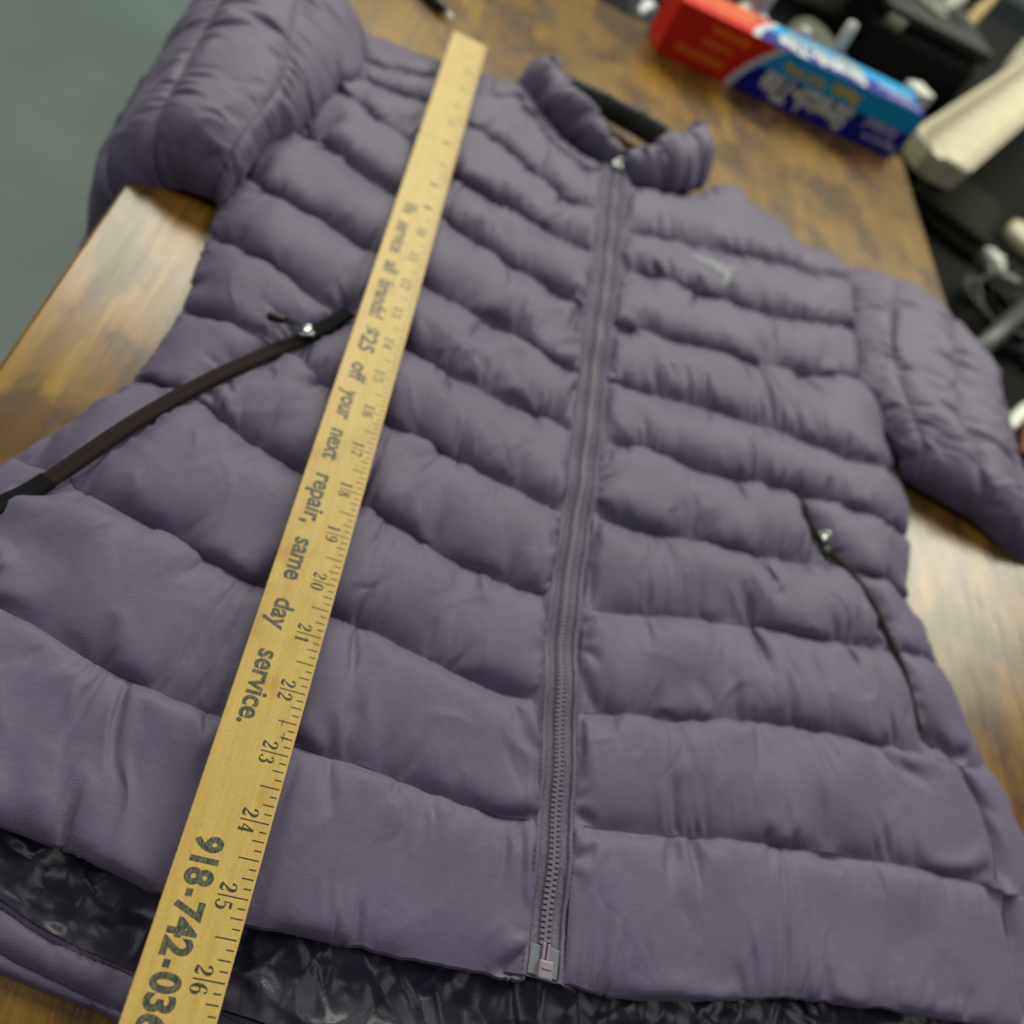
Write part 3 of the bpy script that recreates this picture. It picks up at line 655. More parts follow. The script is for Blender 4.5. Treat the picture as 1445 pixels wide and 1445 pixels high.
_, q, z = ribbon("pocket_tape", PL, zf, 0.0038, POCKET_TAPE, pk, t0=0.14, t1=0.90)
ribbon("pocket_end", PL, lambda t: zf(t) + 0.0007, 0.0042, POCKET_END, pk, n=30, t0=0.0, t1=0.17)
ribbon("pocket_end", PL, lambda t: zf(t) + 0.0007, 0.0042, POCKET_END, pk, n=30, t0=0.875, t1=1.0)
def slider(parent, loc, ang, pull_dir, plen):
    M = Matrix.Translation(loc) @ Matrix.Rotation(ang, 4, 'Z')
    mb = MB(); mb.box((0, 0, 0.0015), (0.0062, 0.0085, 0.0030), M, 0.0012)
    mb.tube([M @ Vector((0, -0.003, 0.003)), M @ Vector((0, -0.002, 0.0056)), M @ Vector((0, 0.001, 0.0060)), M @ Vector((0, 0.0035, 0.0035))], 0.0009, 8)
    to_jacket(mb.build("zipper_slider", METAL, None, True), parent)
    L = Vector(loc); u = Vector(pull_dir).normalized()
    mb = MB(); a = L + Vector((0, 0, 0.0055))
    w = Vector((-u.y, u.x, 0)) * 0.0012
    mb.tube([a, a + u * 0.006 + w + Vector((0, 0, 0.001)), a + u * plen * .6 + w], 0.0008, 7); mb.tube([a, a + u * 0.006 - w + Vector((0, 0, 0.0004)), a + u * plen * .6 - w], 0.0008, 7)
    b = a + u * plen * .55; e = a + u * plen
    mb.tube([b, b + u * 0.001, b + (e - b) * .5, e - u * 0.001, e], [0.0012, 0.0023, 0.0026, 0.0025, 0.0014], 10)
    to_jacket(mb.build("pull_cord", CORD, None, True), parent)
sp = spline(PL, np.array([0.165]))[0]
slider(pk, (sp[0], sp[1], 0.0232), math.radians(-55), (-0.85, -0.12, 0.0), 0.021)
pk2 = jpart("pocket"); pk2["label"] = "pocket zipper with thin dark line and hanging pull cord"
zf2 = lambda t: 0.0228 - 0.003 * smoothstep(0.7, 1.0, t)
ribbon("pocket_tape", PR_, zf2, 0.0021, POCKET_TAPE, pk2)
sp = spline(PR_, np.array([0.22]))[0]
slider(pk2, (sp[0], sp[1], 0.0240), math.radians(25), (-0.25, -0.9, 0.0), 0.019)

# ---- pale chest emblem printed on the shell
EM = np.array(EMBLEM) / 1e4
def inside(p, poly):
    r = False; j = len(poly) - 1
    for i in range(len(poly)):
        if (poly[i][1] > p[1]) != (poly[j][1] > p[1]) and p[0] < (poly[j][0] - poly[i][0]) * (p[1] - poly[i][1]) / (poly[j][1] - poly[i][1]) + poly[i][0]: r = not r
        j = i
    return r
lo = EM.min(0); hi_ = EM.max(0); st = 0.0008
reg = P_R[(P_R[..., 0] > lo[0] - .01) & (P_R[..., 0] < hi_[0] + .01) & (P_R[..., 1] > lo[1] - .01) & (P_R[..., 1] < hi_[1] + .01)]
def surf_z(x, y):
    d2 = (reg[:, 0] - x) ** 2 + (reg[:, 1] - y) ** 2; k = np.argpartition(d2, 4)[:4]; w = 1 / (d2[k] + 1e-8); return float((reg[k, 2] * w).sum() / w.sum())
ids = {}; vs = []; fs = []
def vid(i, j):
    if (i, j) not in ids:
        x, y = lo[0] + i * st, lo[1] + j * st; ids[(i, j)] = len(vs); vs.append((x, y, surf_z(x, y) + 0.0004))
    return ids[(i, j)]
for i in range(int((hi_[0] - lo[0]) / st) + 1):
    for j in range(int((hi_[1] - lo[1]) / st) + 1):
        if inside((lo[0] + (i + .5) * st, lo[1] + (j + .5) * st), EM): fs.append((vid(i, j), vid(i + 1, j), vid(i + 1, j + 1), vid(i, j + 1)))
to_jacket(obj_from("chest_emblem", vs, fs, EMBLEM_M))

# ---- sleeves: quilted tubes lying on the table and drooping over its edges
def sleeve(rings, seed, label, fill):
    K = len(rings); per = 24; n = (K - 1) * per + 1; m = 177; t = np.linspace(0, 1, m)
    e = (1 - np.abs(2 * t - 1) ** 5) ** (1 / 2.2)
    S = []; NN = []
    for pts, z, nrm, depth in rings:
        nv = np.array(nrm, float); nv /= np.linalg.norm(nv)
        q = spline(np.array(pts) / 100.0, t - 0.045 * np.sin(2 * np.pi * t))
        if q.shape[1] == 2: q = np.c_[q, np.full(m, z)]
        S.append(q + nv * (depth * (e - 1))[:, None]); NN.append(nv)
    S = np.stack(S); kk = np.arange(n) / per; k0 = np.minimum(kk.astype(int), K - 2); fr = (kk - k0)[:, None, None]
    Sm = np.concatenate([2 * S[:1] - S[1:2], S, 2 * S[-1:] - S[-2:-1]]); a, b_, c, d = Sm[k0], Sm[k0 + 1], Sm[k0 + 2], Sm[k0 + 3]
    base = 0.5 * ((2 * b_) + (-a + c) * fr + (2 * a - 5 * b_ + 4 * c - d) * fr**2 + (-a + 3 * b_ - 3 * c + d) * fr**3)
    base = 0.6 * base + 0.4 * (b_ * (1 - fr) + c * fr)
    sign = np.sign((_normals(base)[2 * per, m // 2] * NN[2]).sum())
    seam = (np.arange(n) % per) == 0
    w = np.zeros((n, m)); w[seam] = 0.35; w[[0, -1]] = 0.7; w[:, [0, -1]] = 0.6
    rg = np.random.default_rng(seed); fc = np.abs(((np.arange(n) / per) % 1.0) - 0.5)[:, None] * 2
    eu = np.clip(0.055 * (1 + 0.8 * smooth_noise((n, m), (K * 2, 12), rg)), 0.0, 0.14) * (0.5 + 0.6 * smoothstep(0.15, 0.75, fc)) * (1 - 0.8 * smoothstep(0.86, 1.0, fc))
    ev = np.full((n, m), 0.045); fl = fill * np.clip(1 + 0.3 * smooth_noise((n, m), (K * 2, 7), rg), 0.4, 1.6)
    P = cloth(base, eu, ev, base, w, w, sign, np.full((n, m), 0.5e-5), [(4, 240), (2, 150), (1, 100)], seed=seed, bend=0.004, floor=None, fill=fl,
              rest=warped(base, (0.0016, 0.0006), ((K * 2, 8), (K * 5, 22)), seed + 9))
    P = creases(P, np.stack([base[..., 0] + base[..., 2], base[..., 1]], -1), 150, (0.0005, 0.0018), (0.010, 0.032), (0.0012, 0.0030), 0.15, 0.5, seed + 70, smoothstep(0.98, 0.7, fc) * np.ones((1, m)))
    arc = np.cumsum(np.r_[0, np.linalg.norm(np.diff(base[:, m // 2], axis=0), axis=1)])
    uv = np.stack([np.broadcast_to(arc[:, None], (n, m)), np.broadcast_to(0.30 * t[None], (n, m))], -1)
    sl = jpart("sleeve"); sl["label"] = label
    for k in range(K - 1):
        g = slice(k * per, (k + 1) * per + 1)
        to_jacket(grid_obj("quilted_baffle", P[g], SHELL, None, sign < 0, uv[g]), sl)
        if k: mb = MB(); mb.tube([tuple(q) for q in P[k * per, 3:-3]], 0.0003, 5); to_jacket(mb.build("seam_thread", THREAD, None, True), sl)
    return P
Zu = (0, 0, 1)
def armhole(P, last, tail, dx):
    r = P[0:last:7, -1].copy() * 100.0; r[:, 0] += dx; r[:, 2] -= 0.10
    return np.vstack([r, tail])
sleeve([(armhole(P_L, int(0.44 * P_L.shape[0]), [(-11.9, -26.0, 0.9), (-12.0, -27.4, 0.6)], 0.12), 0.0, Zu, 0.001),
        ([(-14.5, 2.0), (-13.8, -5.0), (-12.6, -12.0), (-11.7, -18.0), (-12.2, -23.5), (-12.6, -26.6)], 0.0420, (0, 0, 1), 0.034),
        ([(-18.0, 2.0), (-17.8, -6.0), (-17.4, -14.0), (-17.0, -20.0), (-17.0, -26.4)], 0.0330, (-0.45, 0, 1), 0.036),
        ([(-20.6, 0.0), (-20.5, -8.0), (-20.1, -16.0), (-19.6, -22.0), (-19.3, -27.2)], -0.010, (-1, 0, 0.35), 0.026),
        ([(-21.2, -2.0), (-21.2, -10.0), (-20.9, -17.0), (-20.4, -23.0), (-20.2, -27.2)], -0.080, (-1, 0, 0.05), 0.024),
        ([(-21.0, -5.0), (-21.0, -12.0), (-21.0, -18.0), (-20.6, -23.0), (-20.4, -26.5)], -0.170, (-1, 0, 0.0), 0.022),
        ([(-20.8, -7.0), (-20.8, -13.0), (-20.8, -18.0), (-20.6, -22.0), (-20.4, -25.5)], -0.270, (-1, 0, 0.0), 0.020)], 31,
       "sleeve drooping over the table edge above the concrete floor", 0.006)
sleeve([(armhole(P_R, int(0.36 * P_R.shape[0]), [(37.5, -24.6, 0.8), (37.9, -25.8, 0.6)], -0.12), 0.0, Zu, 0.001),
        ([(40.8, -1.6), (39.4, -5.1), (37.9, -10), (37.0, -15), (37.2, -20), (38.6, -26.2)], 0.0290, Zu, 0.024),
        ([(46.0, -4.2), (44.2, -9.4), (42.8, -15), (42.2, -20), (43.4, -27.2)], 0.0320, (0.05, 0, 1), 0.026),
        ([(49.6, -8.4), (49.0, -13), (48.3, -19), (48.0, -24), (48.6, -28.8)], 0.0230, (0.3, 0, 1), 0.026),
        ([(51.8, -11.5), (51.8, -17), (51.5, -23), (51.2, -27), (51.0, -30.5)], -0.020, (1, 0, 0.4), 0.024),
        ([(52.6, -13.5), (52.8, -19), (52.7, -24), (52.4, -28), (52.2, -31.5)], -0.100, (1, 0, 0.05), 0.024),
        ([(52.6, -15), (52.8, -20), (52.7, -25), (52.5, -29), (52.4, -32)], -0.210, (1, 0, 0), 0.022)], 37,
       "sleeve lying on the table beside the dark clutter", 0.006)

# ---- collar
def collar_piece(name, bl, bt, thick, mat, seed, rows=33, cols=129, excess=0.08, push=0.5e-5, crush=0.0028):
    t = np.linspace(0, 1, cols); lo_ = spline(bl, t); hi_ = spline(bt, t)
    tg = np.gradient(lo_[:, :2], axis=0); tg /= np.linalg.norm(tg, axis=1, keepdims=True)
    nrm = np.c_[-tg[:, 1], tg[:, 0], np.zeros(cols)]
    if ((np.array([0.11, 0.0]) - lo_[:, :2]) * nrm[:, :2]).sum() < 0: nrm = -nrm      # towards the neck opening
    s = np.linspace(0, 1, rows)
    up = np.clip(s * 2, 0, 1); dn = np.clip(s * 2 - 1, 0, 1)
    h = np.where(s < .5, np.sin(up * np.pi / 2), np.cos(dn * np.pi / 2)); o = np.where(s < .5, (1 - np.cos(up * np.pi / 2)) * .5, .5 + np.sin(dn * np.pi / 2) * .5)
    base = lo_[None] + (hi_ - lo_)[None] * h[:, None, None] + nrm[None] * (thick * o)[:, None, None]
    wz = np.zeros((rows, cols)); wz[[0, -1]] = 0.8; wz[:, [0, -1]] = 0.5
    rg = np.random.default_rng(seed)
    eu = np.clip(excess * (1 + .8 * smooth_noise((rows, cols), (4, 8), rg)), 0, .25); ev = np.full((rows, cols), 0.06)
    sign = -np.sign((_normals(base)[2:6] * nrm[None]).sum())
    P = cloth(base, eu, ev, base, wz * .6, wz, sign, np.full((rows, cols), push), [(4, 160), (2, 110), (1, 80)], seed=seed, bend=0.002, jitter=crush * 1.3, floor=None, rest=warped(base, (crush,), ((5, 12),), seed))
    uv = np.stack([np.broadcast_to(np.linspace(0, .16, cols)[None], (rows, cols)), np.broadcast_to(np.linspace(0, .08, rows)[:, None], (rows, cols))], -1)
    return grid_obj(name, P, mat, None, sign < 0, uv)
col_part = jpart("collar")
TL = P_L[0]; TR = P_R[0]
def pick(row, x): return row[np.argmin(np.abs(row[:, 0] - x))]
def px3(l): return np.array(l, float)
blL = px3([(0.1222, -0.0640, 0.017), (0.1010, -0.0560, 0.017), (0.0820, -0.0480, 0.017), (0.0620, -0.0340, 0.016), (0.0440, -0.0180, 0.014), (0.0330, -0.0040, 0.014), (0.0360, 0.0120, 0.010)])
btL = blL + px3([(0.000, 0.004, 0.016), (0.004, 0.008, 0.021), (0.006, 0.014, 0.027), (0.007, 0.018, 0.027), (0.007, 0.020, 0.028), (0.008, 0.020, 0.030), (0.014, 0.014, 0.030)])
to_jacket(collar_piece("collar_front", blL, btL, 0.016, SHELL, 41), col_part)
blR = px3([(0.1262, -0.0670, 0.017), (0.1480, -0.0640, 0.017), (0.1650, -0.0560, 0.017), (0.1830, -0.0430, 0.016), (0.1990, -0.0260, 0.014), (0.2090, -0.0100, 0.014), (0.2080, 0.0080, 0.010)])
btR = blR + px3([(0.000, 0.005, 0.016), (-0.002, 0.014, 0.022), (-0.006, 0.028, 0.029), (-0.008, 0.034, 0.030), (-0.008, 0.036, 0.032), (-0.008, 0.033, 0.035), (-0.014, 0.022, 0.034)])
to_jacket(collar_piece("collar_front", blR, btR, 0.016, SHELL, 43), col_part)
blB = px3([(0.036, 0.012, 0.008), (0.060, 0.034, 0.007), (0.095, 0.046, 0.006), (0.130, 0.046, 0.006), (0.170, 0.034, 0.007), (0.208, 0.008, 0.008)])
btB = blB + px3([(0.006, 0.002, 0.026), (0.004, -0.002, 0.024), (0.0, -0.004, 0.022), (0.0, -0.004, 0.022), (-0.004, -0.002, 0.024), (-0.008, 0.002, 0.026)])
to_jacket(collar_piece("collar_back", blB, btB, 0.010, FACING, 47, excess=0.01, push=3e-6, crush=0.0004), col_part)

# ------------------------------------------------------------------ the yardstick
def ruler_wood():
    m, nt, b = new_mat("yellow_lacquered_wood")
    tc = N(nt, "ShaderNodeTexCoord")
    mp = N(nt, "ShaderNodeMapping"); mp.inputs["Scale"].default_value = (1.0, 0.06, 1.0); LK(nt, tc.outputs["Object"], mp.inputs[0])
    n1 = N(nt, "ShaderNodeTexNoise", in_Scale=420.0, in_Detail=6.0, in_Roughness=0.6); LK(nt, mp.outputs[0], n1.inputs["Vector"])
    n2 = N(nt, "ShaderNodeTexNoise", in_Scale=45.0, in_Detail=4.0); LK(nt, tc.outputs["Object"], n2.inputs["Vector"])
    n3 = N(nt, "ShaderNodeTexNoise", in_Scale=1500.0, in_Detail=3.0); LK(nt, tc.outputs["Object"], n3.inputs["Vector"])
    c = ramp(nt, n1.outputs[0], [(0.30, (0.52, 0.345, 0.085)), (0.55, (0.58, 0.40, 0.112)), (0.75, (0.62, 0.44, 0.132))])
    st = ramp(nt, n2.outputs[0], [(0.24, (0.72, 0.62, 0.40)), (0.42, (1, 1, 1))])
    c = mix_col(nt, 0.7, c, st, 'MULTIPLY')
    fl = ramp(nt, n3.outputs[0], [(0.30, (0.82, 0.80, 0.72)), (0.5, (1, 1, 1))]); c = mix_col(nt, 0.8, c, fl, 'MULTIPLY')
    LK(nt, c, b.inputs["Base Color"]); b.inputs["Roughness"].default_value = 0.42
    bp = N(nt, "ShaderNodeBump", in_Strength=0.25, in_Distance=0.0003); LK(nt, n1.outputs[0], bp.inputs["Height"]); LK(nt, bp.outputs[0], b.inputs["Normal"])
    return m
RWOOD = ruler_wood()
def ink(name, color, wear, lo=0.40):
    """printed ink, worn so that the wood shows through in fine streaks"""
    m, nt, b = new_mat(name)
    tc = N(nt, "ShaderNodeTexCoord")
    mp = N(nt, "ShaderNodeMapping"); mp.inputs["Scale"].default_value = (1.0, 0.25, 1.0); mp.inputs["Rotation"].default_value = (0, 0, 0.5); LK(nt, tc.outputs["Object"], mp.inputs[0])
    n1 = N(nt, "ShaderNodeTexNoise", in_Scale=2600.0, in_Detail=4.0, in_Roughness=0.7); LK(nt, mp.outputs[0], n1.inputs["Vector"])
    f = ramp(nt, n1.outputs[0], [(lo, (0, 0, 0)), (lo + 0.30, (wear, wear, wear))])
    LK(nt, mix_col(nt, f, color, (0.36, 0.30, 0.12)), b.inputs["Base Color"]); b.inputs["Roughness"].default_value = 0.5
    return m
INK_BIG = ink("worn_green_black_ink", (0.012, 0.030, 0.034), 0.75, 0.44)
INK_FINE = ink("dark_scale_ink", (0.016, 0.022, 0.020), 0.45, 0.50)

RW = 1.1155 * IN; RT = RULER_TOP - RULER_BOTTOM
stick = empty("yardstick", (-RW / 2, -18 * IN, RULER_BOTTOM))
tag(stick, "yellow wooden yardstick lying lengthwise on the jacket", "ruler")
SINV = Matrix.Translation((RW / 2, 18 * IN, -RULER_BOTTOM))
def to_stick(o): o.parent = stick; o.matrix_parent_inverse = SINV; return o
mb = MB(); mb.box((0, 0, 0), (RW, 36 * IN, RT), Matrix.Translation((-RW / 2, -18 * IN, (RULER_TOP + RULER_BOTTOM) / 2)), 0.0005)
to_stick(mb.build("wooden_strip", RWOOD))

def to_ruler(x, y):     # printed page: x inches along the stick, y inches up from its lower edge (towards the scale)
    return (y * IN - RW, -x * IN)
ZI = RULER_TOP + 0.00003
# scale ticks
vs = []; fs = []
def quad(x0, x1, y0, y1, z=ZI):
    k = len(vs)
    for a, b in ((x0, y0), (x1, y0), (x1, y1), (x0, y1)):
        q = to_ruler(a, b); vs.append((q[0], q[1], z))
    fs.append((k, k + 1, k + 2, k + 3))
Wi = RW / IN
for e in range(1, 36 * 8):
    x = e / 8
    ln = 0.41 if e % 8 == 0 else 0.285 if e % 4 == 0 else 0.165 if e % 2 == 0 else 0.105
    j = random.uniform(-.006, .006); w = 0.0098
    quad(x - w, x + w, Wi - 0.035 - ln + j, Wi - 0.037 + j * .5)
# pencil crosses beside 22 1/2 and 22 3/4
quad(22.47, 22.57, Wi - .262, Wi - .247, ZI + 2e-5); quad(22.66, 22.80, Wi - .190, Wi - .176, ZI + 2e-5); quad(22.735, 22.752, Wi - .235, Wi - .100, ZI + 2e-5)
# serif numerals as pen strokes: (x, y, width)
GLY = {
 '0': [[(.26, .985, .05), (.12, .88, .11), (.06, .62, .14), (.06, .38, .14), (.12, .12, .11), (.26, .015, .05), (.40, .12, .11), (.46, .38, .14), (.46, .62, .14), (.40, .88, .11), (.26, .985, .05)]],
 '1': [[(.27, 0.0, .15), (.27, 1.0, .15)], [(.08, .025, .05), (.46, .025, .05)], [(.27, .97, .05), (.09, .84, .06)]],
 '2': [[(.07, .70, .14), (.08, .84, .10), (.16, .96, .06), (.27, .985, .06), (.41, .90, .13), (.45, .74, .15), (.38, .52, .12), (.22, .30, .07), (.05, .05, .06)], [(.05, .07, .10), (.40, .07, .14), (.45, .10, .08), (.49, .26, .05)]],
 '3': [[(.08, .80, .13), (.15, .95, .06), (.27, .985, .05), (.41, .87, .12), (.40, .66, .12), (.24, .54, .05)], [(.24, .54, .05), (.42, .46, .11), (.47, .26, .15), (.38, .07, .10), (.23, .012, .05), (.10, .07, .07), (.07, .21, .13)]],
 '4': [[(.37, 0, .13), (.37, 1, .13)], [(.37, .98, .06), (.03, .29, .06)], [(.02, .28, .06), (.52, .28, .06)], [(.22, .025, .05), (.50, .025, .05)]],
 '5': [[(.12, .50, .05), (.12, .97, .05)], [(.11, .93, .12), (.40, .94, .12), (.47, .99, .05)], [(.12, .50, .05), (.27, .60, .05), (.43, .50, .12), (.47, .28, .15), (.37, .07, .10), (.21, .012, .05), (.09, .08, .08), (.07, .21, .13)]],
 '6': [[(.43, .83, .12), (.36, .97, .06), (.24, .98, .05), (.11, .80, .11), (.06, .52, .15), (.08, .22, .14), (.18, .03, .07), (.28, .012, .05), (.42, .13, .12), (.46, .31, .14), (.39, .51, .10), (.27, .57, .05), (.13, .48, .06)]],
 '7': [[(.06, .92, .13), (.47, .92, .13)], [(.06, .96, .05), (.05, .74, .05)], [(.47, .92, .06), (.33, .52, .10), (.25, .22, .14), (.24, 0, .16)]],
 '8': [[(.26, .985, .05), (.12, .90, .10), (.10, .74, .12), (.20, .58, .10), (.36, .44, .12), (.46, .26, .13), (.40, .07, .09), (.26, .012, .05), (.11, .08, .09), (.06, .25, .12), (.14, .42, .09), (.30, .56, .08), (.42, .74, .10), (.38, .91, .09), (.26, .985, .05)]],
}
GLY['9'] = [[(.52 - x, 1 - y, w) for x, y, w in s] for s in GLY['6']]
def stroke(pts, ox, oy, sc, z):
    p = np.array(pts)
    if len(p) > 2:
        q = spline(p, np.linspace(0, 1, 8 * len(p)))
    else: q = np.array([p[0], p[1]])
    tg = np.gradient(q[:, :2], axis=0); tg /= np.linalg.norm(tg, axis=1, keepdims=True) + 1e-9; nn = np.stack([-tg[:, 1], tg[:, 0]], 1)
    a = q[:, :2] + nn * q[:, 2:3] * .66; b = q[:, :2] - nn * q[:, 2:3] * .66; k = len(vs)
    for u, v_ in zip(a, b):
        for w in (u, v_):
            r = to_ruler(ox + w[0] * sc, oy + w[1] * sc); vs.append((r[0], r[1], z))
    for i in range(len(q) - 1): fs.append((k + 2 * i, k + 2 * i + 2, k + 2 * i + 3, k + 2 * i + 1))
def numeral(ch, ox, oy, sc):
    for i, s in enumerate(GLY[ch]): stroke(s, ox, oy, sc, ZI + 4e-6 * (i + 1))
H = 0.215
for i in range(1, 36):
    t_ = str(i); y0 = Wi - 0.437
    if len(t_) == 1: numeral(t_, i - 0.055, y0 - 0.03, H)
    else:
        numeral(t_[0], i - 0.055 - 0.52 * H, y0, H); numeral(t_[1], i + 0.050, y0, H)
to_stick(obj_from("inch_scale", vs, fs, INK_FINE, None, False))

def text_shapes(body, size, offset=0.0, spacing=1.0, shear=0.0, width=1.0):
    cu = bpy.data.curves.new("print", 'FONT'); cu.body = body; cu.size = size; cu.offset = offset; cu.space_character = spacing; cu.shear = shear
    cu.resolution_u = 4
    ob = bpy.data.objects.new("print", cu); COL.objects.link(ob)
    bpy.context.view_layer.update()
    dg = bpy.context.evaluated_depsgraph_get(); me = ob.evaluated_get(dg).to_mesh()
    v = np.array([p.co[:] for p in me.vertices]).reshape(-1, 3); f = [tuple(p.vertices) for p in me.polygons]
    ob.evaluated_get(dg).to_mesh_clear(); bpy.data.objects.remove(ob); bpy.data.curves.remove(cu)
    v[:, 0] *= width
    return v, f
def printed(words, name, mat, z=ZI):
    V = []; F = []
    for body, x0, x1, y0, height, off in words:
        v, f = text_shapes(body, 1.0, off)
        w = v[:, 0].max() - v[:, 0].min()
        cap = 0.73
        v[:, 0] = (v[:, 0] - v[:, 0].min()) * (x1 - x0) / w + x0; v[:, 1] = v[:, 1] * height / cap + y0
        k = len(V)
        for p in v:
            q = to_ruler(p[0], p[1]); V.append((q[0], q[1], z))
        F += [tuple(a + k for a in g) for g in f]
    return to_stick(obj_from(name, V, F, mat, None, False))
Y0 = Wi - 0.897; CH = 0.34
printed([("We", 9.08, 9.55, Y0, CH, .028), ("service", 9.90, 11.12, Y0, CH, .028), ("all", 11.46, 11.84, Y0, CH, .028), ("brands!", 12.16, 13.40, Y0, CH, .028),
         ("$25", 13.72, 14.48, Y0, CH, .028), ("off", 14.84, 15.36, Y0, CH, .028), ("your", 15.64, 16.42, Y0, CH, .028), ("next", 16.70, 17.46, Y0, CH, .028),
         ("repair,", 17.83, 18.96, Y0, CH, .028), ("same", 19.27, 20.13, Y0, CH, .028), ("day", 20.50, 21.07, Y0, CH, .028), ("service.", 21.45, 22.68, Y0, CH, .028)], "slogan_print", INK_BIG)
printed([(a_, b_, c_, Y0 - 0.012, 0.365, .042) for a_, b_, c_ in (("918", 24.31, 24.96), ("-", 25.005, 25.10), ("742", 25.145, 25.815), ("-", 25.85, 25.945), ("0365", 25.985, 26.90))], "phone_number_print", INK_BIG, ZI + 1e-5)

# ------------------------------------------------------------------ box of food wrap
def box_mat():
    m, nt, b = new_mat("printed_carton")
    uv = N(nt, "ShaderNodeUVMap", uv_map="UVMap"); sep = N(nt, "ShaderNodeSeparateXYZ"); LK(nt, uv.outputs[0], sep.inputs[0])
    u, v_ = sep.outputs[0], sep.outputs[1]
    blue = mix_col(nt, math_node(nt, 'GREATER_THAN', v_, 0.56), (0.012, 0.014, 0.260), (0.004, 0.300, 0.660))
    # red end with a curved white edge
    edge = math_node(nt, 'ADD', 0.300, math_node(nt, 'MULTIPLY', math_node(nt, 'POWER', v_, 1.6), 0.115))
    white = math_node(nt, 'LESS_THAN', u, edge); red = math_node(nt, 'LESS_THAN', u, math_node(nt, 'SUBTRACT', edge, 0.030))
    c = mix_col(nt, white, blue, (0.55, 0.58, 0.62)); c = mix_col(nt, red, c, (0.60, 0.020, 0.006))
    LK(nt, c, b.inputs["Base Color"]); b.inputs["Roughness"].default_value = 0.6; b.inputs["Specular IOR Level"].default_value = 0.15
    return m
BL, BD, BHt = 0.305, 0.052, 0.054
ang = math.radians(6.5)
BXM = Matrix.Translation((0.168, 0.2275, 0.001)) @ Matrix.Rotation(ang, 4, 'Z')
carton = empty("food_wrap_box"); carton.matrix_world = BXM
tag(carton, "long blue and red food wrap carton at the far table edge", "box")
bv = 0.0015
vs8 = [(0, 0, 0), (BL, 0, 0), (BL, BD, 0), (0, BD, 0), (0, 0, BHt), (BL, 0, BHt), (BL, BD, BHt), (0, BD, BHt)]
faces = {"front": ((0, 1, 5, 4), [(0, 0), (1, 0), (1, 1), (0, 1)]), "top": ((4, 5, 6, 7), [(0, 0), (1, 0), (1, 1), (0, 1)]), "back": ((2, 3, 7, 6), [(1, 0), (0, 0), (0, 1), (1, 1)]),
         "bottom": ((3, 2, 1, 0), [(0, 0), (1, 0), (1, 1), (0, 1)]), "end0": ((3, 0, 4, 7), [(0, .9), (0, .9), (0, 1), (0, 1)]), "end1": ((1, 2, 6, 5), [(1, 0), (1, 0.3), (1, .5), (1, .4)])}
me = bpy.data.meshes.new("carton"); me.from_pydata(vs8, [], [f for f, _ in faces.values()]); lay = me.uv_layers.new(name="UVMap"); k = 0
for f, uvs in faces.values():
    for q in uvs: lay.data[k].uv = q; k += 1
me.materials.append(box_mat()); cb = bpy.data.objects.new("carton", me); COL.objects.link(cb); cb.parent = carton
PWHITE = simple_mat("white_print", (0.62, 0.64, 0.62), 0.45); PYEL = simple_mat("yellow_print", (0.55, 0.42, 0.03), 0.45); PLIL = simple_mat("pale_blue_print", (0.40, 0.42, 0.62), 0.45); PORA = simple_mat("orange_print", (0.75, 0.16, 0.005), 0.45)
def on_face(face, body, u0, u1, v0, v1, mat, off=0.03, shear=0.0):
    """upside-down print on the carton's front or top, u0..u1 along the box, v0..v1 across the face (0..1)"""
    v, f = text_shapes(body, 1.0, off, shear=shear)
    mn, mx = v.min(0), v.max(0); H_ = BHt if face == "front" else BD
    V = []
    for p in v:
        a = (p[0] - mn[0]) / (mx[0] - mn[0]); c_ = (p[1] - mn[1]) / (mx[1] - mn[1])
        x = BL * (u1 + (u0 - u1) * a); y = H_ * (v1 + (v0 - v1) * c_)
        V.append((x, -0.0003, y) if face == "front" else (x, y, BHt + 0.0003))
    o = obj_from("box_print", V, f, mat, None, False); o.parent = carton
for face, vo in (("front", 0.0), ("top", 0.0)):
    on_face(face, "Stretch-Tite", 0.385, 0.760, 0.06, 0.57, PWHITE, .05, 0.25)
    on_face(face, "Plastic", 0.625, 0.745, 0.62, 0.86, PYEL, .05)
    on_face(face, "Food Wrap", 0.430, 0.600, 0.62, 0.86, PYEL, .05)
    on_face(face, "Kirkland", 0.815, 0.955, 0.33, 0.56, PLIL, .03, 0.2)
    on_face(face, "Signature", 0.840, 0.985, 0.12, 0.30, PLIL, .03)
def word_bar(face, u0, u1, v0, v1):
    H_ = BHt if face == "front" else BD; V = []; F = []; x = u0
    while x < u1:
        w = random.uniform(.010, .016); k = len(V); hh = random.uniform(.75, 1.0)
        for a, b in ((x, v0), (x + w, v0), (x + w, v0 + (v1 - v0) * hh), (x, v0 + (v1 - v0) * hh)):
            V.append((BL * a, -0.0003, H_ * b) if face == "front" else (BL * a, H_ * b, BHt + 0.0003))
        F.append((k, k + 1, k + 2, k + 3)); x += w + .004
    o = obj_from("box_print", V, F, PORA, None, False); o.parent = carton
word_bar("front", 0.05, 0.24, 0.18, 0.36); word_bar("front", 0.13, 0.24, 0.48, 0.62); word_bar("front", 0.14, 0.27, 0.72, 0.88)
word_bar("top", 0.06, 0.28, 0.30, 0.55); word_bar("top", 0.12, 0.30, 0.60, 0.95)

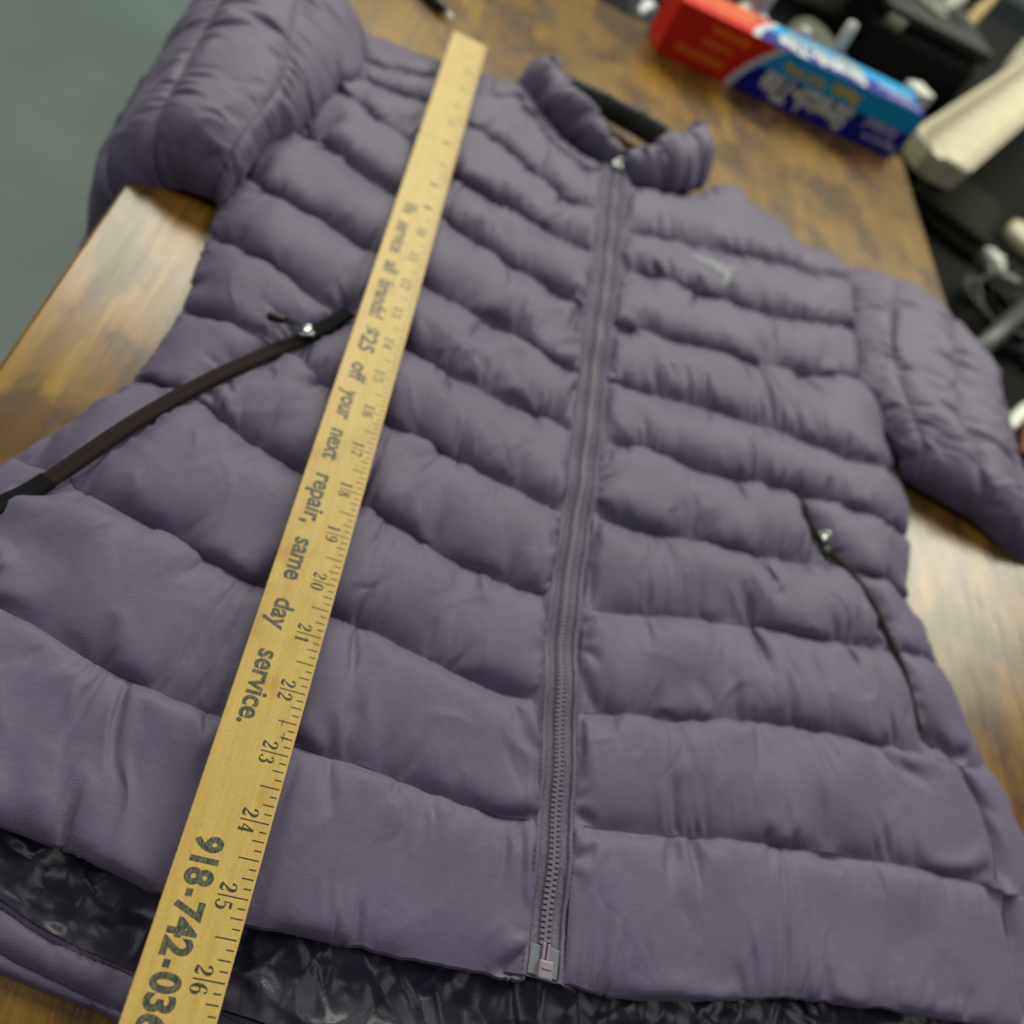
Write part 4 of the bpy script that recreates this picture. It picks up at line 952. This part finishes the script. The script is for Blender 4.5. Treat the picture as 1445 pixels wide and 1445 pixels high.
# pen lying beyond the shoulder
PEN = simple_mat("black_pen_plastic", (0.008, 0.008, 0.008), 0.3)
pen = empty("pen", (-0.045, 0.098, 0.0)); tag(pen, "thin black pen with silver tip lying beyond the shoulder", "pen")
u = Vector((-0.75, 0.66, 0)).normalized(); a = Vector((-0.030, 0.083, 0.0052))
mb = MB(); mb.tube([a + u * 0.012, a + u * 0.014, a + u * 0.020, a + u * 0.13, a + u * 0.137], [0.002, 0.0036, 0.0048, 0.0050, 0.0040], 14)
o = mb.build("barrel", PEN, None, True); o.parent = pen; o.matrix_parent_inverse = Matrix.Translation((0.045, -0.098, 0))
mb = MB(); mb.tube([a, a + u * 0.004, a + u * 0.0118], [0.0006, 0.0012, 0.0028], 12)
o = mb.build("pen_tip", METAL, None, True); o.parent = pen; o.matrix_parent_inverse = Matrix.Translation((0.045, -0.098, 0))

# ------------------------------------------------------------------ things beyond the table, far out of focus
BLACKP = simple_mat("black_plastic", (0.007, 0.007, 0.007), 0.9, spec=0.12); OLIVE = simple_mat("olive_canvas", (0.022, 0.022, 0.015), 0.95, bump=0.4, spec=0.1)
CREAM = simple_mat("cream_plastic", (0.50, 0.46, 0.33), 0.45); WHITEP = simple_mat("white_plastic", (0.66, 0.68, 0.62), 0.35); GREYC = simple_mat("grey_green_plastic", (0.16, 0.17, 0.12), 0.6)
TANW = simple_mat("tan_handle_wood", (0.34, 0.25, 0.11), 0.5); REDB = simple_mat("red_brown_card", (0.16, 0.035, 0.015), 0.6); BAGM = simple_mat("black_bag_nylon", (0.008, 0.008, 0.009), 0.6, bump=0.5, bscale=60, spec=0.3)
def simple_thing(name, label, cat, parts, at, group=None):
    e = empty(name, at); tag(e, label, cat, group)
    inv = Matrix.Translation(-Vector(at))
    for pn, b_, mt, sm in parts:
        o = b_.build(pn, mt, None, sm); o.parent = e; o.matrix_parent_inverse = inv
    return e
def B(c, s, rz=0.0, bev=0.003, rx=0.0, ry=0.0):
    mb = MB(); mb.box((0, 0, 0), s, Matrix.Translation(c) @ Matrix.Rotation(rz, 4, 'Z') @ Matrix.Rotation(rx, 4, 'X') @ Matrix.Rotation(ry, 4, 'Y'), bev); return mb
def lump(c, r, seed, amp=0.18, nu=28, nv=40, flat=0.0):
    rg = np.random.default_rng(seed); nz = smooth_noise((nu, nv), (5, 7), rg); nz[:, -1] = nz[:, 0]
    vs = []; fs = []
    for i in range(nu):
        ph = math.pi * i / (nu - 1)
        for j in range(nv):
            th = 2 * math.pi * j / nv; k = 1 + amp * nz[i, j] * math.sin(ph)
            z = math.cos(ph) * r[2] * k
            vs.append((c[0] + math.sin(ph) * math.cos(th) * r[0] * k, c[1] + math.sin(ph) * math.sin(th) * r[1] * k, c[2] + max(z, -r[2] * (1 - flat))))
    for i in range(nu - 1):
        for j in range(nv):
            fs.append((i * nv + j, (i + 1) * nv + j, (i + 1) * nv + (j + 1) % nv, i * nv + (j + 1) % nv))
    mb = MB(); mb.add(vs, fs); return mb
def lathe_at(prof, at, rx=0.0, rz=0.0):
    mb = MB(); mb.lathe(prof, Matrix.Translation(at) @ Matrix.Rotation(rz, 4, 'Z') @ Matrix.Rotation(rx, 4, 'X')); return mb

# black cart alongside the table and black bench behind it
parts = [("cart_top", B((1.15, 0.35, -0.115), (1.24, 2.3, 0.03)), BLACKP, False), ("cart_rim", B((0.545, 0.35, -0.085), (0.02, 2.3, 0.03)), BLACKP, False)]
for sx in (0.56, 1.74):
    for sy in (-0.76, 1.46): parts.append(("leg", B((sx, sy, -0.515), (0.04, 0.04, 0.77)), LEGM, False))
simple_thing("black_cart", "low black plastic cart standing along the table's right edge", "cart", parts, (1.15, 0.35, -0.9))
parts = [("bench_top", B((0.16, 0.86, -0.075), (0.74, 1.10, 0.03)), BLACKP, False)]
for sx in (-0.17, 0.49):
    for sy in (0.35, 1.37): parts.append(("leg", B((sx, sy, -0.495), (0.04, 0.04, 0.81)), LEGM, False))
simple_thing("black_bench", "black work bench behind the far table edge under white bottles", "bench", parts, (0.16, 0.86, -0.9))
# white bottles behind the carton
def bottle(name, label, at, r, h, tilt=0.0, rz=0.0):
    b1 = lathe_at([(r * .9, 0), (r, .004), (r, h * .62), (r * .8, h * .72), (r * .38, h * .78)], at, tilt, rz)
    b2 = lathe_at([(r * .48, h * .775), (r * .48, h * .97), (r * .40, h)], at, tilt, rz)
    simple_thing(name, label, "bottle", [("bottle_body", b1, WHITEP, True), ("bottle_cap", b2, WHITEP, True)], at, "white bottles on the black bench")
bottle("white_bottle", "wide white bottle behind the carton's red end", (0.270, 0.345, -0.0595), 0.024, 0.135)
bottle("white_bottle", "small white bottle behind the middle of the carton", (0.328, 0.335, -0.0595), 0.013, 0.112)
simple_thing("white_marker", "slim white marker leaning up behind the carton", "marker", [
    ("marker_body", lathe_at([(0.0055, 0), (0.0062, .004), (0.0062, .085)], (0.385, 0.345, -0.0595), -0.25), WHITEP, True),
    ("marker_cap", lathe_at([(0.0068, .0855), (0.0068, .125), (0.005, .132)], (0.385, 0.345, -0.0595), -0.25), WHITEP, True)], (0.385, 0.345, -0.0595))
simple_thing("white_carton", "little white carton standing at the wrap box's blue end", "carton", [("carton_body", B((0.487, 0.345, -0.012), (0.026, 0.026, 0.095), 0.6, 0.002), WHITEP, False), ("carton_lid", B((0.487, 0.345, 0.0445), (0.028, 0.028, 0.017), 0.6, 0.002), WHITEP, False)], (0.487, 0.345, -0.0595))
simple_thing("storage_bin", "grey olive storage bin far behind the carton", "bin", [
    ("bin_body", B((0.40, 0.95, 0.02), (0.26, 0.34, 0.158), 0.25, 0.01), GREYC, False), ("bin_lid", B((0.40, 0.95, 0.112), (0.28, 0.36, 0.024), 0.25, 0.008), GREYC, False)], (0.40, 0.95, -0.0595))
simple_thing("black_case", "black equipment case with grey strap behind the carton's blue end", "case", [
    ("case_body", B((0.615, 0.86, -0.048), (0.20, 0.30, 0.100), 0.15, 0.012), BAGM, False), ("case_lid", B((0.615, 0.86, 0.0145), (0.205, 0.305, 0.022), 0.15, 0.008), BAGM, False),
    ("strap", B((0.57, 0.82, 0.028), (0.030, 0.20, 0.003), 0.9, 0.001), GREYC, False), ("latch", B((0.560, 0.700, 0.004), (0.034, 0.010, 0.020), 0.15, 0.002), METAL, False)], (0.615, 0.86, -0.0995))
# cream tray reaching away from the table corner
d_ = Vector((0.55, 0.835, 0)).normalized(); s_ = Vector((d_.y, -d_.x, 0)); o_ = Vector((0.560, 0.345, -0.030))
vs = []; fs = []; prof = [(-0.040, 0.0), (-0.043, 0.028), (-0.036, 0.032), (-0.030, 0.026), (-0.026, 0.008), (0.026, 0.008), (0.030, 0.026), (0.036, 0.032), (0.043, 0.028), (0.040, 0.0)]
nl = 40
for i in range(nl + 1):
    l = 0.80 * i / nl; e_ = min(1.0, l / 0.045); wsc = math.sqrt(max(0.0, 1 - (1 - e_) ** 2)) * .75 + .25
    for a, b in prof:
        zz_ = b if not (i == 0) else max(b, 0.028 if 0.0 < b else 0)
        p = o_ + d_ * l + s_ * a * wsc; vs.append((p.x, p.y, p.z + zz_))
k = len(prof)
for i in range(nl):
    for j in range(k): fs.append((i * k + j, i * k + (j + 1) % k, (i + 1) * k + (j + 1) % k, (i + 1) * k + j))
fs.append(tuple(range(k))); fs.append(tuple(reversed(range(nl * k, (nl + 1) * k))))
mb = MB(); mb.add(vs, fs)
mb2 = B(tuple(o_ + d_ * 0.42 + Vector((0, 0, -0.037))), (0.06, 0.60, 0.066), math.atan2(-d_.x, d_.y), 0.004)
simple_thing("cream_tray", "long cream plastic tray with raised rims off the table corner", "tray", [("tray_shell", mb, CREAM, False), ("tray_block", mb2, BLACKP, False)], tuple(o_ + d_ * 0.42 + Vector((0, 0, -0.07))))
# brush, funnel, crumpled paper, cup
h0 = Vector((0.676, 0.760, -0.02)); hd = Vector((0.19, 0.36, 0.03)).normalized()
mb = MB(); mb.tube([h0 + hd * .05, h0 + hd * .09, h0 + hd * .2, h0 + hd * .42], [0.010, 0.009, 0.012, 0.008], 12)
mb2 = MB(); mb2.tube([h0 - hd * .012, h0, h0 + hd * .03, h0 + hd * .052], [0.010, 0.021, 0.020, 0.012], 12)
simple_thing("dusting_brush", "white bristled brush with tan wooden handle beside the cream tray", "brush", [("handle", mb, TANW, True), ("bristles", mb2, WHITEP, True)], tuple(h0))
f0 = Vector((0.640, 0.750, 0.0)); fd = Vector((0.06, 0.30, 0.02)).normalized()
mb = MB(); mb.tube([f0, f0 + fd * .01, f0 + fd * .08, f0 + fd * .26], [0.004, 0.010, 0.028, 0.075], 20)
mb2 = MB(); mb2.tube([f0 + fd * .262, f0 + fd * .285], [0.079, 0.078], 20)
simple_thing("white_funnel", "white cone shaped funnel lying over the black bag", "funnel", [("cone", mb, WHITEP, True), ("rim", mb2, WHITEP, True)], tuple(f0 + fd * .15))
simple_thing("crumpled_paper", "small crumpled white paper ball on the black cart", "paper", [("paper_ball", lump((0.742, 0.352, -0.090), (0.016, 0.016, 0.013), 9, 0.3, 14, 18), WHITEP, False), ("paper_scrap", lump((0.772, 0.345, -0.095), (0.018, 0.010, 0.006), 12, 0.3, 14, 18), GREYC, False)], (0.742, 0.352, -0.1))
simple_thing("olive_cloth", "folded dark olive cloth on the cart beside the tray", "cloth", [("cloth_fold", B((0.70, 0.46, -0.091), (0.13, 0.20, 0.016), -0.5, 0.007), OLIVE, True), ("cloth_fold", B((0.69, 0.45, -0.0760), (0.12, 0.16, 0.013), -0.42, 0.006), OLIVE, True)], (0.70, 0.46, -0.0995))
simple_thing("cream_cup", "cream cup at the upper right corner beyond the tray", "cup", [("cup_body", lathe_at([(0.03, 0), (0.036, .09), (0.034, .09), (0.028, .01)], (0.96, 1.02, -0.0995)), CREAM, True), ("cup_rim", lathe_at([(0.0335, .0905), (0.038, .093), (0.0335, .0955)], (0.96, 1.02, -0.0995)), CREAM, True)], (0.96, 1.02, -0.0995))
mb = MB(); mb.tube([(0.565, 0.02, -0.055), (0.64, 0.115, -0.055), (0.76, 0.26, -0.055)], 0.012, 14)
simple_thing("steel_rail", "thick dark steel rail lying on the cart beside the right sleeve", "rail", [("rail_tube", mb, simple_mat("dark_teal_steel", (0.020, 0.026, 0.030), 0.45), True), ("rail_foot", B((0.70, 0.187, -0.083), (0.03, 0.03, 0.033), 0.6), BLACKP, False), ("rail_foot", B((0.59, 0.052, -0.083), (0.03, 0.03, 0.033), 0.6), BLACKP, False)], (0.64, 0.115, -0.0995))
simple_thing("paper_strip", "white paper strip poking out behind the right sleeve", "paper", [("strip", B((0.628, -0.02, -0.075), (0.012, 0.06, 0.046), -0.7, 0.001), WHITEP, False)], (0.628, -0.02, -0.0995))
simple_thing("card_box", "red brown card box behind the right sleeve", "box", [("box_body", B((0.650, -0.060, -0.080), (0.05, 0.05, 0.036), -0.4, 0.002), REDB, False), ("box_lid", B((0.650, -0.060, -0.0575), (0.053, 0.053, 0.008), -0.4, 0.002), REDB, False)], (0.650, -0.060, -0.0995))

simple_thing("spray_can", "silver spray can lying on the black case", "can", [("can_body", lathe_at([(0.018, 0), (0.020, .004), (0.020, .11), (0.012, .122)], (0.58, 0.90, 0.0490), 1.45, 0.9), METAL, True), ("can_cap", lathe_at([(0.013, .1225), (0.013, .15), (0.010, .155)], (0.58, 0.90, 0.0490), 1.45, 0.9), BLACKP, True)], (0.58, 0.90, 0.028))
mb = MB(); pts = []
for i in range(150):
    a_ = i * 0.21; r_ = 0.045 + 0.006 * math.sin(i * .37); pts.append((0.70 + r_ * math.cos(a_), 0.22 + r_ * math.sin(a_) * 1.2, -0.094 + 0.00017 * i + 0.002 * math.sin(i * .9)))
mb.tube(pts, 0.0035, 7)
simple_thing("cable_coil", "loose coil of black cable on the cart near the rail", "cable", [("cable_loops", mb, BAGM, True), ("plug", B((0.745, 0.165, -0.088), (0.018, 0.034, 0.016), 0.5, 0.003), GREYC, False)], (0.70, 0.22, -0.0995))
simple_thing("tape_roll", "roll of pale tape on the cart beyond the crumpled paper", "tape", [("roll", lathe_at([(0.020, 0), (0.034, .001), (0.034, .022), (0.020, .023)], (0.83, 0.46, -0.0995)), CREAM, True), ("core", lathe_at([(0.019, 0.0005), (0.0195, .0225)], (0.83, 0.46, -0.0995)), REDB, True)], (0.83, 0.46, -0.0995))
simple_thing("metal_tin", "dull grey metal tin on the bench behind the carton's red end", "tin", [("tin_body", lathe_at([(0.036, 0), (0.037, .003), (0.037, .055)], (0.185, 0.40, -0.0595)), METAL, True), ("tin_lid", lathe_at([(0.0385, .0555), (0.0385, .066), (0.036, .068)], (0.185, 0.40, -0.0595)), GREYC, True)], (0.185, 0.40, -0.0595))
simple_thing("grey_cloth", "crumpled grey rag on the bench behind the white marker", "cloth", [("rag", lump((0.42, 0.50, -0.040), (0.060, 0.075, 0.032), 22, 0.35, 26, 36, 0.4), simple_mat("grey_rag", (0.075, 0.078, 0.062), 0.9, bump=0.5), True)], (0.42, 0.50, -0.0595))
simple_thing("cardboard_piece", "flat brown cardboard piece tilted on the cart past the tape", "cardboard", [("board", B((0.99, 0.62, -0.060), (0.16, 0.11, 0.004), 0.9, 0.001, 0.5), simple_mat("brown_cardboard", (0.14, 0.090, 0.045), 0.85), False)], (0.99, 0.62, -0.0995))
